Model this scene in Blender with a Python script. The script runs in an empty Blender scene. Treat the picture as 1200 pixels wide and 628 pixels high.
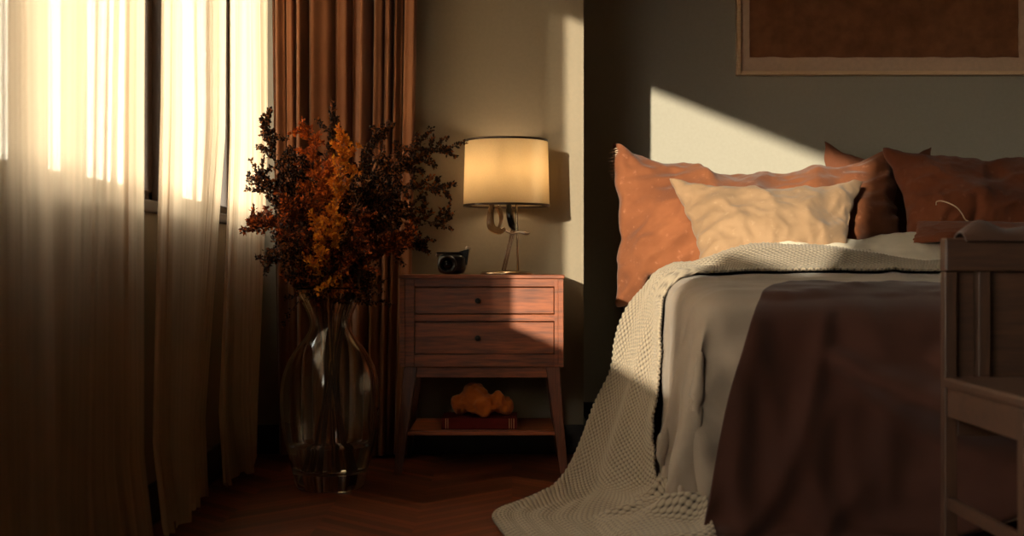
import bpy, bmesh, math, random
import numpy as np
from mathutils import Vector, noise, Matrix
from mathutils.bvhtree import BVHTree

C = bpy.context.scene.collection
SC = bpy.context.scene
PI = math.pi
CAM_H, FPX = 0.635, 1500.0


def at(u, v, d):
    """a point of the room seen at pixel (u, v) whose distance into the room is d"""
    return Vector(((u - 600) * d / FPX, d, CAM_H + (314 - v) * d / FPX))


# ------------------------------------------------------------------ materials
def mat(name):
    m = bpy.data.materials.new(name)
    m.use_nodes = True
    nt = m.node_tree
    for n in list(nt.nodes):
        nt.nodes.remove(n)
    out = nt.nodes.new('ShaderNodeOutputMaterial')
    return m, nt, out


def nd(nt, typ, ins=None, **props):
    n = nt.nodes.new(typ)
    for k, v in props.items():
        setattr(n, k, v)
    if ins:
        for k, v in ins.items():
            s = n.inputs[k]
            if hasattr(v, 'is_output') and v.is_output:
                nt.links.new(v, s)
            else:
                s.default_value = v
    return n


def c4(c):
    return (c[0], c[1], c[2], 1.0)


def lin(r, g, b):
    f = lambda x: ((x / 255 + 0.055) / 1.055) ** 2.4 if x > 10 else x / 255 / 12.92
    return (f(r), f(g), f(b))


def ramp(nt, fac, stops):
    r = nd(nt, 'ShaderNodeValToRGB', {'Fac': fac})
    e = r.color_ramp.elements
    while len(e) < len(stops):
        e.new(0.5)
    for i, (p, c) in enumerate(stops):
        e[i].position = p
        e[i].color = c4(c)
    return r.outputs['Color']


def obj_co(nt, scale=(1, 1, 1), rot=(0, 0, 0)):
    t = nd(nt, 'ShaderNodeTexCoord')
    mp = nd(nt, 'ShaderNodeMapping', {'Vector': t.outputs['Object'], 'Scale': scale, 'Rotation': rot})
    return mp.outputs['Vector']


def fabric(name, col, col2=None, scale=6, bump=0.15, weave=500, rough=0.85, sheen=0.10, translucent=0.0, spots=0.0):
    m, nt, out = mat(name)
    co = obj_co(nt)
    n1 = nd(nt, 'ShaderNodeTexNoise', {'Vector': co, 'Scale': scale, 'Detail': 5.0, 'Roughness': 0.6})
    col2 = col2 or tuple(x * 0.75 for x in col)
    c = ramp(nt, n1.outputs['Fac'], [(0.3, col2), (0.7, col)])
    if spots:
        n3 = nd(nt, 'ShaderNodeTexNoise', {'Vector': co, 'Scale': 45.0, 'Detail': 4.0})
        f = nd(nt, 'ShaderNodeMapRange', {'Value': n3.outputs['Fac'], 'From Min': 0.62, 'From Max': 0.72, 'To Max': spots})
        c = nd(nt, 'ShaderNodeMixRGB', {'Fac': f.outputs[0], 'Color1': c, 'Color2': c4(tuple(min(1, x * 1.6 + 0.05) for x in col))}).outputs[0]
    n2 = nd(nt, 'ShaderNodeTexNoise', {'Vector': co, 'Scale': weave, 'Detail': 2.0})
    n4 = nd(nt, 'ShaderNodeTexNoise', {'Vector': co, 'Scale': 28.0, 'Detail': 4.0})
    ad = nd(nt, 'ShaderNodeMath', {0: n2.outputs['Fac'], 1: n4.outputs['Fac']}, operation='ADD')
    b = nd(nt, 'ShaderNodeBump', {'Height': ad.outputs[0], 'Strength': bump, 'Distance': 0.004})
    p = nd(nt, 'ShaderNodeBsdfPrincipled', {'Base Color': c, 'Roughness': rough, 'Normal': b.outputs[0],
                                           'Sheen Weight': sheen, 'Sheen Roughness': 0.5, 'Specular IOR Level': 0.15})
    sh = p.outputs[0]
    if translucent:
        t = nd(nt, 'ShaderNodeBsdfTranslucent', {'Color': c})
        sh = nd(nt, 'ShaderNodeMixShader', {0: translucent, 1: sh, 2: t.outputs[0]}).outputs[0]
    nt.links.new(sh, out.inputs[0])
    return m


def wood(name, dark, light, rough=0.45, axis='X', scale=1.0, bump=0.08):
    m, nt, out = mat(name)
    s = {'X': (1.2, 14, 14), 'Y': (14, 1.2, 14), 'Z': (14, 14, 1.2)}[axis]
    co = obj_co(nt, tuple(x * scale for x in s))
    n0 = nd(nt, 'ShaderNodeTexNoise', {'Vector': co, 'Scale': 1.6, 'Detail': 8.0, 'Roughness': 0.62, 'Distortion': 0.6})
    co2 = obj_co(nt, tuple(x * scale * 5 for x in s))
    n1 = nd(nt, 'ShaderNodeTexNoise', {'Vector': co2, 'Scale': 2.0, 'Detail': 4.0})
    mx = nd(nt, 'ShaderNodeMath', {0: n0.outputs['Fac'], 1: n1.outputs['Fac']}, operation='MULTIPLY_ADD')
    mx.inputs[1].default_value = 0.7
    nt.links.new(n1.outputs['Fac'], mx.inputs[1])
    ad = nd(nt, 'ShaderNodeMath', {0: n0.outputs['Fac'], 1: n1.outputs['Fac']}, operation='ADD')
    hf = nd(nt, 'ShaderNodeMath', {0: ad.outputs[0], 1: 0.5}, operation='MULTIPLY')
    nt.nodes.remove(mx)
    c = ramp(nt, hf.outputs[0], [(0.36, dark), (0.62, light)])
    b = nd(nt, 'ShaderNodeBump', {'Height': hf.outputs[0], 'Strength': bump, 'Distance': 0.003})
    p = nd(nt, 'ShaderNodeBsdfPrincipled', {'Base Color': c, 'Roughness': rough, 'Normal': b.outputs[0]})
    nt.links.new(p.outputs[0], out.inputs[0])
    return m


def plain(name, col, rough=0.5, metallic=0.0, bump=0.0, nscale=30.0, vary=0.12):
    m, nt, out = mat(name)
    co = obj_co(nt)
    n = nd(nt, 'ShaderNodeTexNoise', {'Vector': co, 'Scale': nscale, 'Detail': 4.0})
    c = ramp(nt, n.outputs['Fac'], [(0.3, tuple(x * (1 - vary) for x in col)), (0.7, tuple(min(1, x * (1 + vary)) for x in col))])
    p = nd(nt, 'ShaderNodeBsdfPrincipled', {'Base Color': c, 'Roughness': rough, 'Metallic': metallic})
    if bump:
        b = nd(nt, 'ShaderNodeBump', {'Height': n.outputs['Fac'], 'Strength': bump, 'Distance': 0.004})
        nt.links.new(b.outputs[0], p.inputs['Normal'])
    nt.links.new(p.outputs[0], out.inputs[0])
    return m


def pane_mat(name):
    """window glass: lets the sun through and mirrors a little at glancing angles"""
    m, nt, out = mat(name)
    fr = nd(nt, 'ShaderNodeFresnel', {'IOR': 1.45})
    t = nd(nt, 'ShaderNodeBsdfTransparent', {'Color': (0.96, 0.97, 0.95, 1)})
    g = nd(nt, 'ShaderNodeBsdfGlossy', {'Roughness': 0.02})
    f = nd(nt, 'ShaderNodeMath', {0: fr.outputs[0], 1: 0.5}, operation='MULTIPLY')
    mx = nd(nt, 'ShaderNodeMixShader', {0: f.outputs[0], 1: t.outputs[0], 2: g.outputs[0]})
    nt.links.new(mx.outputs[0], out.inputs[0])
    return m


def glass_mat(name, col=(1, 1, 1), rough=0.0, ior=1.45):
    m, nt, out = mat(name)
    p = nd(nt, 'ShaderNodeBsdfPrincipled', {'Base Color': c4(col), 'Roughness': rough, 'IOR': ior, 'Transmission Weight': 1.0})
    nt.links.new(p.outputs[0], out.inputs[0])
    return m


def sheer_mat(name, col, trans=0.105, transl=0.68):
    """thin voile: threads scatter light through, the gaps between them let some straight through"""
    m, nt, out = mat(name)
    uv = nd(nt, 'ShaderNodeTexCoord').outputs['UV']
    st = nd(nt, 'ShaderNodeTexNoise', {'Vector': nd(nt, 'ShaderNodeMapping', {'Vector': uv, 'Scale': (260, 0.8, 1)}).outputs[0],
                                      'Scale': 1.0, 'Detail': 3.0})
    c = ramp(nt, st.outputs['Fac'], [(0.3, tuple(x * 0.8 for x in col)), (0.7, col)])
    lw = nd(nt, 'ShaderNodeLayerWeight', {'Blend': 0.35})
    f = nd(nt, 'ShaderNodeMapRange', {'Value': lw.outputs['Facing'], 'From Min': 0.2, 'From Max': 1.0, 'To Min': trans, 'To Max': trans * 0.7})
    d = nd(nt, 'ShaderNodeBsdfDiffuse', {'Color': c})
    t = nd(nt, 'ShaderNodeBsdfTranslucent', {'Color': c})
    mx = nd(nt, 'ShaderNodeMixShader', {0: transl, 1: d.outputs[0], 2: t.outputs[0]})
    tr = nd(nt, 'ShaderNodeBsdfTransparent', {'Color': (1, 0.94, 0.85, 1)})
    m2 = nd(nt, 'ShaderNodeMixShader', {0: f.outputs[0], 1: mx.outputs[0], 2: tr.outputs[0]})
    nt.links.new(m2.outputs[0], out.inputs[0])
    return m


def floor_mat(name):
    m, nt, out = mat(name)
    co = nd(nt, 'ShaderNodeTexCoord').outputs['Object']
    sx = nd(nt, 'ShaderNodeSeparateXYZ', {'Vector': co})
    W, P = 0.24, 0.044
    pp = nd(nt, 'ShaderNodeMath', {0: sx.outputs['X'], 1: W}, operation='PINGPONG')
    col_id = nd(nt, 'ShaderNodeMath', {0: nd(nt, 'ShaderNodeMath', {0: sx.outputs['X'], 1: W}, operation='DIVIDE').outputs[0]}, operation='FLOOR')
    z = nd(nt, 'ShaderNodeMath', {0: sx.outputs['Y'], 1: pp.outputs[0]}, operation='ADD')
    zz = nd(nt, 'ShaderNodeMath', {0: z.outputs[0], 1: P}, operation='DIVIDE')
    pid = nd(nt, 'ShaderNodeMath', {0: zz.outputs[0]}, operation='FLOOR')
    fr = nd(nt, 'ShaderNodeMath', {0: zz.outputs[0]}, operation='FRACT')
    cv = nd(nt, 'ShaderNodeCombineXYZ', {'X': pid.outputs[0], 'Y': col_id.outputs[0]})
    wn = nd(nt, 'ShaderNodeTexWhiteNoise', {'Vector': cv.outputs[0]}, noise_dimensions='3D')
    gco = nd(nt, 'ShaderNodeCombineXYZ', {'X': pp.outputs[0], 'Y': zz.outputs[0], 'Z': wn.outputs['Value']})
    gm = nd(nt, 'ShaderNodeMapping', {'Vector': gco.outputs[0], 'Scale': (3, 3.2, 9)})
    gn = nd(nt, 'ShaderNodeTexNoise', {'Vector': gm.outputs[0], 'Scale': 2.0, 'Detail': 7.0, 'Roughness': 0.65})
    mixf = nd(nt, 'ShaderNodeMath', {0: wn.outputs['Value'], 1: gn.outputs['Fac']}, operation='ADD')
    hf = nd(nt, 'ShaderNodeMath', {0: mixf.outputs[0], 1: 0.5}, operation='MULTIPLY')
    c = ramp(nt, hf.outputs[0], [(0.25, lin(58, 26, 14)), (0.75, lin(122, 64, 36))])
    # joint lines
    e1 = nd(nt, 'ShaderNodeMath', {0: fr.outputs[0], 1: 0.06}, operation='GREATER_THAN')
    e = e1
    cc = nd(nt, 'ShaderNodeMixRGB', {'Fac': e.outputs[0], 'Color1': c4(lin(22, 10, 6)), 'Color2': c})
    b = nd(nt, 'ShaderNodeBump', {'Height': e.outputs[0], 'Strength': 0.4, 'Distance': 0.002})
    p = nd(nt, 'ShaderNodeBsdfPrincipled', {'Base Color': cc.outputs[0], 'Roughness': 0.42, 'Normal': b.outputs[0], 'Specular IOR Level': 0.3})
    nt.links.new(p.outputs[0], out.inputs[0])
    return m


def knit_mat(name):
    m, nt, out = mat(name)
    uv = nd(nt, 'ShaderNodeTexCoord').outputs['UV']
    sp = nd(nt, 'ShaderNodeSeparateXYZ', {'Vector': uv})
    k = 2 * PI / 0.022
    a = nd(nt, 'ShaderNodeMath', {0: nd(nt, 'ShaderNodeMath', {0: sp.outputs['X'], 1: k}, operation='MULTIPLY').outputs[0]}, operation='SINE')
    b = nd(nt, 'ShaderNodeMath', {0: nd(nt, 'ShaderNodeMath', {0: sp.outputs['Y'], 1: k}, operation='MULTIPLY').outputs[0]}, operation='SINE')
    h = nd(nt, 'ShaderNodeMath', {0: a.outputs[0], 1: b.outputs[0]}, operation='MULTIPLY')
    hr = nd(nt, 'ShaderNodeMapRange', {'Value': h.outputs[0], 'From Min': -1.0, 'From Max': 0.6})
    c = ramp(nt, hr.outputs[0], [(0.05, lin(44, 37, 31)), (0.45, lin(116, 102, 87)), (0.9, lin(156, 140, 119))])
    fz = nd(nt, 'ShaderNodeTexNoise', {'Vector': uv, 'Scale': 700.0, 'Detail': 2.0})
    bp = nd(nt, 'ShaderNodeBump', {'Height': fz.outputs['Fac'], 'Strength': 0.3, 'Distance': 0.003})
    p = nd(nt, 'ShaderNodeBsdfPrincipled', {'Base Color': c, 'Roughness': 0.95, 'Normal': bp.outputs[0], 'Specular IOR Level': 0.05,
                                           'Sheen Weight': 0.15})
    nt.links.new(p.outputs[0], out.inputs[0])
    return m


def shade_mat(name, col):
    m, nt, out = mat(name)
    co = obj_co(nt)
    n = nd(nt, 'ShaderNodeTexNoise', {'Vector': co, 'Scale': 300.0, 'Detail': 2.0})
    c = ramp(nt, n.outputs['Fac'], [(0.3, tuple(x * 0.93 for x in col)), (0.7, col)])
    d = nd(nt, 'ShaderNodeBsdfDiffuse', {'Color': c})
    t = nd(nt, 'ShaderNodeBsdfTranslucent', {'Color': c})
    mx = nd(nt, 'ShaderNodeMixShader', {0: 0.75, 1: d.outputs[0], 2: t.outputs[0]})
    nt.links.new(mx.outputs[0], out.inputs[0])
    return m


def leaf_mat(name, col, col2):
    m, nt, out = mat(name)
    oi = nd(nt, 'ShaderNodeNewGeometry')
    c = ramp(nt, oi.outputs['Random Per Island'], [(0.55, col2), (1.0, col)])
    d = nd(nt, 'ShaderNodeBsdfPrincipled', {'Base Color': c, 'Roughness': 0.6, 'Specular IOR Level': 0.25})
    t = nd(nt, 'ShaderNodeBsdfTranslucent', {'Color': c})
    mx = nd(nt, 'ShaderNodeMixShader', {0: 0.35, 1: d.outputs[0], 2: t.outputs[0]})
    nt.links.new(mx.outputs[0], out.inputs[0])
    return m


M = {}
M['wall'] = plain('wall_paint', lin(136, 122, 102), 0.9, bump=0.06, nscale=90, vary=0.03)
M['wall_grey'] = plain('recess_wall_paint', lin(160, 152, 137), 0.9, bump=0.06, nscale=90, vary=0.03)
M['wall_dark'] = plain('far_wall_paint', lin(98, 90, 78), 0.9, bump=0.05, nscale=90, vary=0.03)
M['ceiling'] = plain('ceiling_paint', lin(120, 108, 92), 0.95, nscale=40, vary=0.03)
M['floor'] = floor_mat('parquet')
M['base'] = plain('black_skirting_paint', lin(26, 20, 17), 0.5)
M['winframe'] = plain('dark_window_paint', lin(58, 42, 32), 0.5)
M['pane'] = pane_mat('window_glass')
M['sheer'] = sheer_mat('cream_voile', lin(226, 200, 168))
M['drape'] = fabric('brown_curtain_cloth', lin(128, 82, 52), lin(102, 61, 36), scale=3, bump=0.1, rough=0.75, sheen=0.2, translucent=0.12)
M['walnut'] = wood('nightstand_wood', lin(70, 31, 15), lin(150, 77, 37), axis='X')
M['walnut_v'] = wood('nightstand_leg_wood', lin(58, 27, 15), lin(116, 60, 32), axis='Z')
M['joint'] = plain('dark_joint', lin(24, 12, 8), 0.8)
M['black'] = plain('black_plastic', lin(18, 15, 14), 0.35)
M['black_glass'] = plain('black_lens', lin(8, 8, 9), 0.08)
M['chrome'] = plain('brushed_metal', lin(190, 170, 145), 0.22, 1.0)
M['silver'] = plain('grey_metal', lin(170, 155, 140), 0.35, 0.8)
M['shade'] = shade_mat('linen_shade', lin(246, 228, 196))
M['shade_trim'] = plain('shade_trim_metal', lin(52, 38, 28), 0.4, 0.6)
M['lampglass'] = glass_mat('smoky_glass', lin(170, 140, 112), 0.04)
M['glass'] = glass_mat('clear_vase_glass', (0.97, 0.96, 0.93))
M['water'] = glass_mat('water', (0.96, 0.95, 0.9), ior=1.33)
M['bulb'] = None
M['bedwood'] = wood('dark_bed_wood', lin(40, 22, 14), lin(72, 40, 24), axis='X')
M['mattress'] = fabric('mattress_ticking', lin(216, 204, 180), scale=4, bump=0.1)
M['sheet'] = fabric('white_sheet', lin(232, 220, 198), lin(214, 200, 176), scale=5, bump=0.1)
M['duvet'] = fabric('taupe_linen', lin(148, 130, 112), lin(132, 114, 98), scale=4, bump=0.2)
M['rust'] = fabric('rust_brown_spread', lin(62, 32, 21), lin(50, 25, 16), scale=4, bump=0.18)
M['orange'] = fabric('orange_linen', lin(136, 81, 50), lin(110, 62, 38), scale=5, bump=0.3, spots=0.35)
M['rustpillow'] = fabric('rust_pillow_linen', lin(122, 66, 40), lin(96, 50, 30), scale=5, bump=0.3, spots=0.25)
M['brownpillow'] = fabric('brown_pillow_linen', lin(112, 66, 44), lin(92, 52, 34), scale=5, bump=0.3)
M['beige'] = fabric('beige_linen', lin(156, 124, 94), lin(138, 108, 80), scale=5, bump=0.3, spots=0.2)
M['greylinen'] = fabric('grey_linen', lin(176, 158, 134), lin(160, 140, 118), scale=5, bump=0.25)
M['knit'] = knit_mat('waffle_knit')
M['orangecloth'] = fabric('orange_cloth', lin(190, 100, 36), lin(156, 76, 26), scale=9, bump=0.35)
M['book'] = fabric('dark_red_bookcloth', lin(96, 26, 20), lin(78, 20, 16), scale=20, bump=0.15, sheen=0)
M['paper'] = plain('page_paper', lin(190, 170, 140), 0.9, nscale=200)
M['gold'] = plain('gilt_band', lin(170, 120, 80), 0.5, 0.3)
M['frame'] = wood('pale_frame_wood', lin(206, 168, 128), lin(230, 196, 156), axis='X')
M['mount'] = plain('mount_board', lin(206, 172, 146), 0.9, bump=0.1, nscale=60, vary=0.06)
M['art'] = fabric('brown_textile', lin(146, 96, 64), lin(116, 72, 46), scale=14, bump=0.5, weave=350)
M['chair'] = wood('dark_chair_wood', lin(40, 24, 16), lin(68, 43, 29), axis='X')
M['chair_v'] = wood('dark_chair_upright_wood', lin(36, 22, 15), lin(66, 42, 28), axis='Z')
M['cloth_dark'] = fabric('dark_brown_wool', lin(64, 40, 28), scale=8, bump=0.3)
M['cord'] = fabric('pale_cord', lin(210, 180, 150), scale=50, bump=0.2)
M['stem'] = plain('dry_stem', lin(150, 104, 66), 0.7, nscale=60)
M['stem_dark'] = plain('dark_dry_stem', lin(70, 44, 28), 0.7, nscale=60)
M['lf_dark'] = leaf_mat('dark_brown_leaf', lin(150, 84, 34), lin(34, 19, 13))  # some leaves turn orange: sun glints put into the colour
M['lf_orange'] = leaf_mat('orange_leaf', lin(232, 126, 40), lin(150, 70, 26))  # orange sprays, with the sun's glow put into the colour
M['lf_gold'] = leaf_mat('golden_leaf', lin(244, 176, 54), lin(206, 120, 32))  # yellow sprays, the sunlit streak painted in with the gold
M['lf_rust'] = leaf_mat('rust_leaf', lin(210, 104, 40), lin(84, 38, 18))


# ------------------------------------------------------------------ mesh helpers
def me_obj(name, bm, m, parent=None, smooth=False, bevel=0.0, segs=2):
    me = bpy.data.meshes.new(name)
    bmesh.ops.recalc_face_normals(bm, faces=bm.faces[:])
    bm.to_mesh(me)
    bm.free()
    o = bpy.data.objects.new(name, me)
    C.objects.link(o)
    if m:
        me.materials.append(m)
    if smooth:
        for p in me.polygons:
            p.use_smooth = True
    if bevel:
        b = o.modifiers.new('edge', 'BEVEL')
        b.width = bevel
        b.segments = segs
        b.limit_method = 'ANGLE'
        b.angle_limit = 0.7
    if parent:
        o.parent = parent
        o.matrix_parent_inverse = Matrix.Translation(-parent.location)
    return o


def np_obj(name, verts, faces, m, parent=None, uv=None, smooth=True):
    me = bpy.data.meshes.new(name)
    me.from_pydata([tuple(v) for v in verts], [], faces)
    if uv is not None:
        ul = me.uv_layers.new(name='UVMap')
        idx = np.empty(len(me.loops), dtype=np.int32)
        me.loops.foreach_get('vertex_index', idx)
        ul.data.foreach_set('uv', np.asarray(uv, dtype=np.float32)[idx].ravel())
    if m:
        me.materials.append(m)
    if smooth:
        me.polygons.foreach_set('use_smooth', [True] * len(me.polygons))
    me.update()
    o = bpy.data.objects.new(name, me)
    C.objects.link(o)
    if parent:
        o.parent = parent
        o.matrix_parent_inverse = Matrix.Translation(-parent.location)
    return o


def box(bm, x0, x1, y0, y1, z0, z1):
    r = bmesh.ops.create_cube(bm, size=1.0)
    for v in r['verts']:
        v.co = Vector((x0 + (v.co.x + .5) * (x1 - x0), y0 + (v.co.y + .5) * (y1 - y0), z0 + (v.co.z + .5) * (z1 - z0)))
    return r['verts']


def boxes(*bs):
    bm = bmesh.new()
    for b in bs:
        box(bm, *b)
    return bm


def hexa(bm, bot, top):
    """a solid between four bottom and four top corners"""
    vb = [bm.verts.new(p) for p in bot]
    vt = [bm.verts.new(p) for p in top]
    bm.faces.new(vb[::-1])
    bm.faces.new(vt)
    for i in range(4):
        j = (i + 1) % 4
        bm.faces.new([vb[i], vb[j], vt[j], vt[i]])


def tube(bm, pts, rad, n=8, cap=True):
    pts = [Vector(p) for p in pts]
    rads = rad if isinstance(rad, (list, tuple)) else [rad] * len(pts)
    t0 = (pts[1] - pts[0]).normalized()
    up = Vector((0, 0, 1)) if abs(t0.z) < 0.9 else Vector((1, 0, 0))
    a = t0.cross(up).normalized()
    rings = []
    for i, p in enumerate(pts):
        t = (pts[min(i + 1, len(pts) - 1)] - pts[max(i - 1, 0)])
        if t.length < 1e-9:
            t = t0
        t.normalize()
        a = (a - t * a.dot(t))
        a.normalize()
        b = t.cross(a)
        rings.append([bm.verts.new(p + (a * math.cos(2 * PI * k / n) + b * math.sin(2 * PI * k / n)) * rads[i]) for k in range(n)])
    for i in range(len(rings) - 1):
        for k in range(n):
            j = (k + 1) % n
            bm.faces.new([rings[i][k], rings[i][j], rings[i + 1][j], rings[i + 1][k]])
    if cap:
        bm.faces.new(rings[0][::-1])
        bm.faces.new(rings[-1])


def lathe(bm, prof, n=48, c=(0, 0, 0), close=False):
    c = Vector(c)
    rings = []
    for r, z in prof:
        if r < 1e-6:
            rings.append([bm.verts.new(c + Vector((0, 0, z)))])
        else:
            rings.append([bm.verts.new(c + Vector((r * math.cos(2 * PI * k / n), r * math.sin(2 * PI * k / n), z))) for k in range(n)])
    pairs = list(zip(rings, rings[1:])) + ([(rings[-1], rings[0])] if close else [])
    for A, B in pairs:
        for k in range(n):
            j = (k + 1) % n
            if len(A) == 1 and len(B) == 1:
                continue
            if len(A) == 1:
                bm.faces.new([A[0], B[j], B[k]])
            elif len(B) == 1:
                bm.faces.new([A[k], A[j], B[0]])
            else:
                bm.faces.new([A[k], A[j], B[j], B[k]])


def catmull(pts, n):
    """n samples of a smooth curve through the points (rows of an array)"""
    P = np.asarray(pts, dtype=float)
    P = np.vstack([2 * P[0] - P[1], P, 2 * P[-1] - P[-2]])
    m = len(P) - 3
    out = []
    for q in np.linspace(0, m, n):
        i = min(int(q), m - 1)
        t = q - i
        p0, p1, p2, p3 = P[i], P[i + 1], P[i + 2], P[i + 3]
        out.append(0.5 * ((2 * p1) + (-p0 + p2) * t + (2 * p0 - 5 * p1 + 4 * p2 - p3) * t * t + (-p0 + 3 * p1 - 3 * p2 + p3) * t ** 3))
    return np.array(out)


def grid_faces(nu, nv):
    return [(i * nv + j, (i + 1) * nv + j, (i + 1) * nv + j + 1, i * nv + j + 1) for i in range(nu - 1) for j in range(nv - 1)]


def tag(o, label, cat, group=None, kind=None):
    o['label'] = label
    o['category'] = cat
    if group:
        o['group'] = group
    if kind:
        o['kind'] = kind
    return o


def thing(name, label, cat, loc=(0, 0, 0), group=None):
    o = bpy.data.objects.new(name, None)
    o.empty_display_size = 0.05
    C.objects.link(o)
    o.location = loc
    return tag(o, label, cat, group)


def struct(o):
    o['kind'] = 'structure'
    return o


# ------------------------------------------------------------------ cloth helper
def simulate(o, frames, colliders=(), gravity=1.0, pressure=None, shrink=0.0, mass=0.3, tension=15, bend=0.5, quality=6,
             selfcol=False, dist=0.006, pin=None, air=1.0):
    for c in colliders:
        k = c.modifiers.new('touch', 'COLLISION')
        c.collision.thickness_outer = dist
        c.collision.cloth_friction = 12
    if pin:
        vg = o.vertex_groups.new(name='pin')
        vg.add(pin, 1.0, 'ADD')
    k = o.modifiers.new('cloth', 'CLOTH')
    s = k.settings
    s.quality = quality
    s.mass = mass
    s.tension_stiffness = tension
    s.compression_stiffness = tension
    s.shear_stiffness = tension * 0.4
    s.bending_stiffness = bend
    s.air_damping = air
    s.shrink_min = shrink
    s.effector_weights.gravity = gravity
    if pin:
        s.vertex_group_mass = 'pin'
    if pressure is not None:
        s.use_pressure = True
        s.uniform_pressure_force = pressure
    k.collision_settings.use_collision = bool(colliders)
    k.collision_settings.distance_min = dist
    k.collision_settings.use_self_collision = selfcol
    k.collision_settings.self_distance_min = dist
    k.point_cache.frame_start = 1
    k.point_cache.frame_end = frames + 1
    SC.frame_start, SC.frame_end = 1, frames + 1
    for f in range(1, frames + 1):
        SC.frame_set(f)
    dg = bpy.context.evaluated_depsgraph_get()
    ev = o.evaluated_get(dg)
    n = len(ev.data.vertices)
    co = np.empty(n * 3)
    ev.data.vertices.foreach_get('co', co)
    o.modifiers.remove(k)
    if pin:
        o.vertex_groups.clear()
    for c in colliders:
        for q in list(c.modifiers):
            if q.type == 'COLLISION':
                c.modifiers.remove(q)
    o.data.vertices.foreach_set('co', co)
    o.data.update()
    SC.frame_set(1)
    return co.reshape(-1, 3)


# ================================================================== the room
XL, YB, YR, XC = -0.90, 4.38, 5.12, 0.245     # window wall, wall behind the nightstand, recessed bed wall, corner
XR, YF, ZC = 3.1, -1.6, 2.6
WT = 0.13
SILL, HEAD, SILL_UP = 0.80, 2.01, 1.30

struct(me_obj('floor', boxes((XL - WT, XR + .1, YF - .1, YR + .1, -0.08, 0)), M['floor']))
struct(me_obj('ceiling', boxes((XL - WT, XR + .1, YF - .1, YR + .1, ZC, ZC + .08)), M['ceiling']))
WN = -0.85                                     # the unseen window by the camera starts here; sill raised up to W1[0] only to keep sun off the duvet
W1, W2, W3 = (-0.02, 1.94), (2.16, 3.40), (3.50, 4.34)
struct(me_obj('wall_left', boxes((XL - WT, XL, YF, YR, 0, SILL), (XL - WT, XL, YF, YR, HEAD, ZC), (XL - WT, XL, YF, WN, SILL, HEAD), (XL - WT, XL, WN, W1[0], SILL, SILL_UP),
                                 (XL - WT, XL, W1[1], W2[0], SILL, HEAD), (XL - WT, XL, W3[1], YR, SILL, HEAD)), M['wall']))
struct(me_obj('wall_back', boxes((XL, XC, YB, YR + .1, 0, ZC)), M['wall']))
struct(me_obj('wall_recess', boxes((XC, XR, YR, YR + .1, 0, ZC)), M['wall_grey']))
struct(me_obj('wall_right', boxes((XR, XR + .1, YF, YR + .1, 0, ZC)), M['wall_dark']))
struct(me_obj('wall_front', boxes((XL - WT, XR, YF - .1, YF, 0, ZC)), M['wall_dark']))


def baseboard(name, x0, x1, y0, y1):
    return struct(me_obj(name, boxes((x0, x1, y0, y1, 0, 0.1)), M['base'], bevel=0.004))


# an unseen slatted screen added outside, square to the facade, to shade the far windows; its slits stripe the drape with sun
fs = lambda xt: xt - .42 * (4.29 - 2.0)
cuts = [(fs(-.345) - .022, fs(-.345) + .022), (fs(-.46) - .03, fs(-.46) + .03)]
struct(me_obj('added_sun_screen', boxes((cuts[0][1], XL - WT, 1.97, 2.0, -.1, 2.6), (cuts[1][1], cuts[0][0], 1.97, 2.0, -.1, 2.6), (-1.93, cuts[1][0], 1.97, 2.0, -.1, 2.6),
                                    (-1.93, XL - WT, 1.97, 2.0, -.1, .3)), M['wall_dark']))
baseboard('baseboard_left', XL, XL + .016, YF, YB)
baseboard('baseboard_back', XL + .016, XC, YB - .016, YB)
baseboard('baseboard_side', XC, XC + .016, YB - .016, YR - .016)
baseboard('baseboard_recess', XC, XR, YR - .016, YR)


def window(name, y0, y1, bars=()):
    X0, X1, t = XL - WT + .02, XL - WT + .075, 0.04
    bs = [(X0, X1, y0, y1, SILL, SILL + t), (X0, X1, y0, y1, HEAD - t, HEAD), (X0, X1, y0, y0 + t, SILL, HEAD), (X0, X1, y1 - t, y1, SILL, HEAD)]
    for yb, w in bars:
        bs.append((X0, X1, yb - w / 2, yb + w / 2, SILL + t, HEAD - t))
    f = struct(me_obj(name, boxes(*bs), M['winframe'], bevel=0.004))
    me_obj('window_pane', boxes((X0 + .025, X0 + .029, y0 + t * .6, y1 - t * .6, SILL + t * .6, HEAD - t * .6)), M['pane'], f)
    return f


X0, X1, t = XL - WT + .02, XL - WT + .075, 0.04
f = struct(me_obj('window_1', boxes((X0, X1, W1[0], W1[1], SILL, SILL + t), (X0, X1, WN, W1[1], HEAD - t, HEAD), (X0, X1, W1[1] - t, W1[1], SILL, HEAD), (X0, X1, WN, WN + t, SILL_UP, HEAD),
                                    (X0, X1, WN, W1[0] + t, SILL_UP, SILL_UP + t), (X0, X1, W1[0], W1[0] + t, SILL, SILL_UP)), M['winframe'], bevel=.004))
me_obj('window_pane', boxes((X0 + .025, X0 + .029, W1[0] + t * .6, W1[1] - t * .6, SILL + t * .6, HEAD - t * .6)), M['pane'], f)
me_obj('window_pane', boxes((X0 + .025, X0 + .029, WN + t * .6, W1[0] + t * .6, SILL_UP + t * .6, HEAD - t * .6)), M['pane'], f)
window('window_2', *W2, bars=((2.60, .08), (2.87, .022)))
window('window_3', *W3)
struct(me_obj('trim_1', boxes((XL - WT, XL, W2[1], W3[0], SILL, HEAD)), M['winframe'], bevel=0.004))
struct(me_obj('trim_2', boxes((XL - .055, XL + .014, W1[0] - .02, W1[1] + .02, SILL - .028, SILL + .002)), M['winframe'], bevel=0.004))
struct(me_obj('trim_3', boxes((XL - .055, XL + .014, W2[0] - .02, W3[1] + .02, SILL - .028, SILL + .002)), M['winframe'], bevel=0.004))


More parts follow.
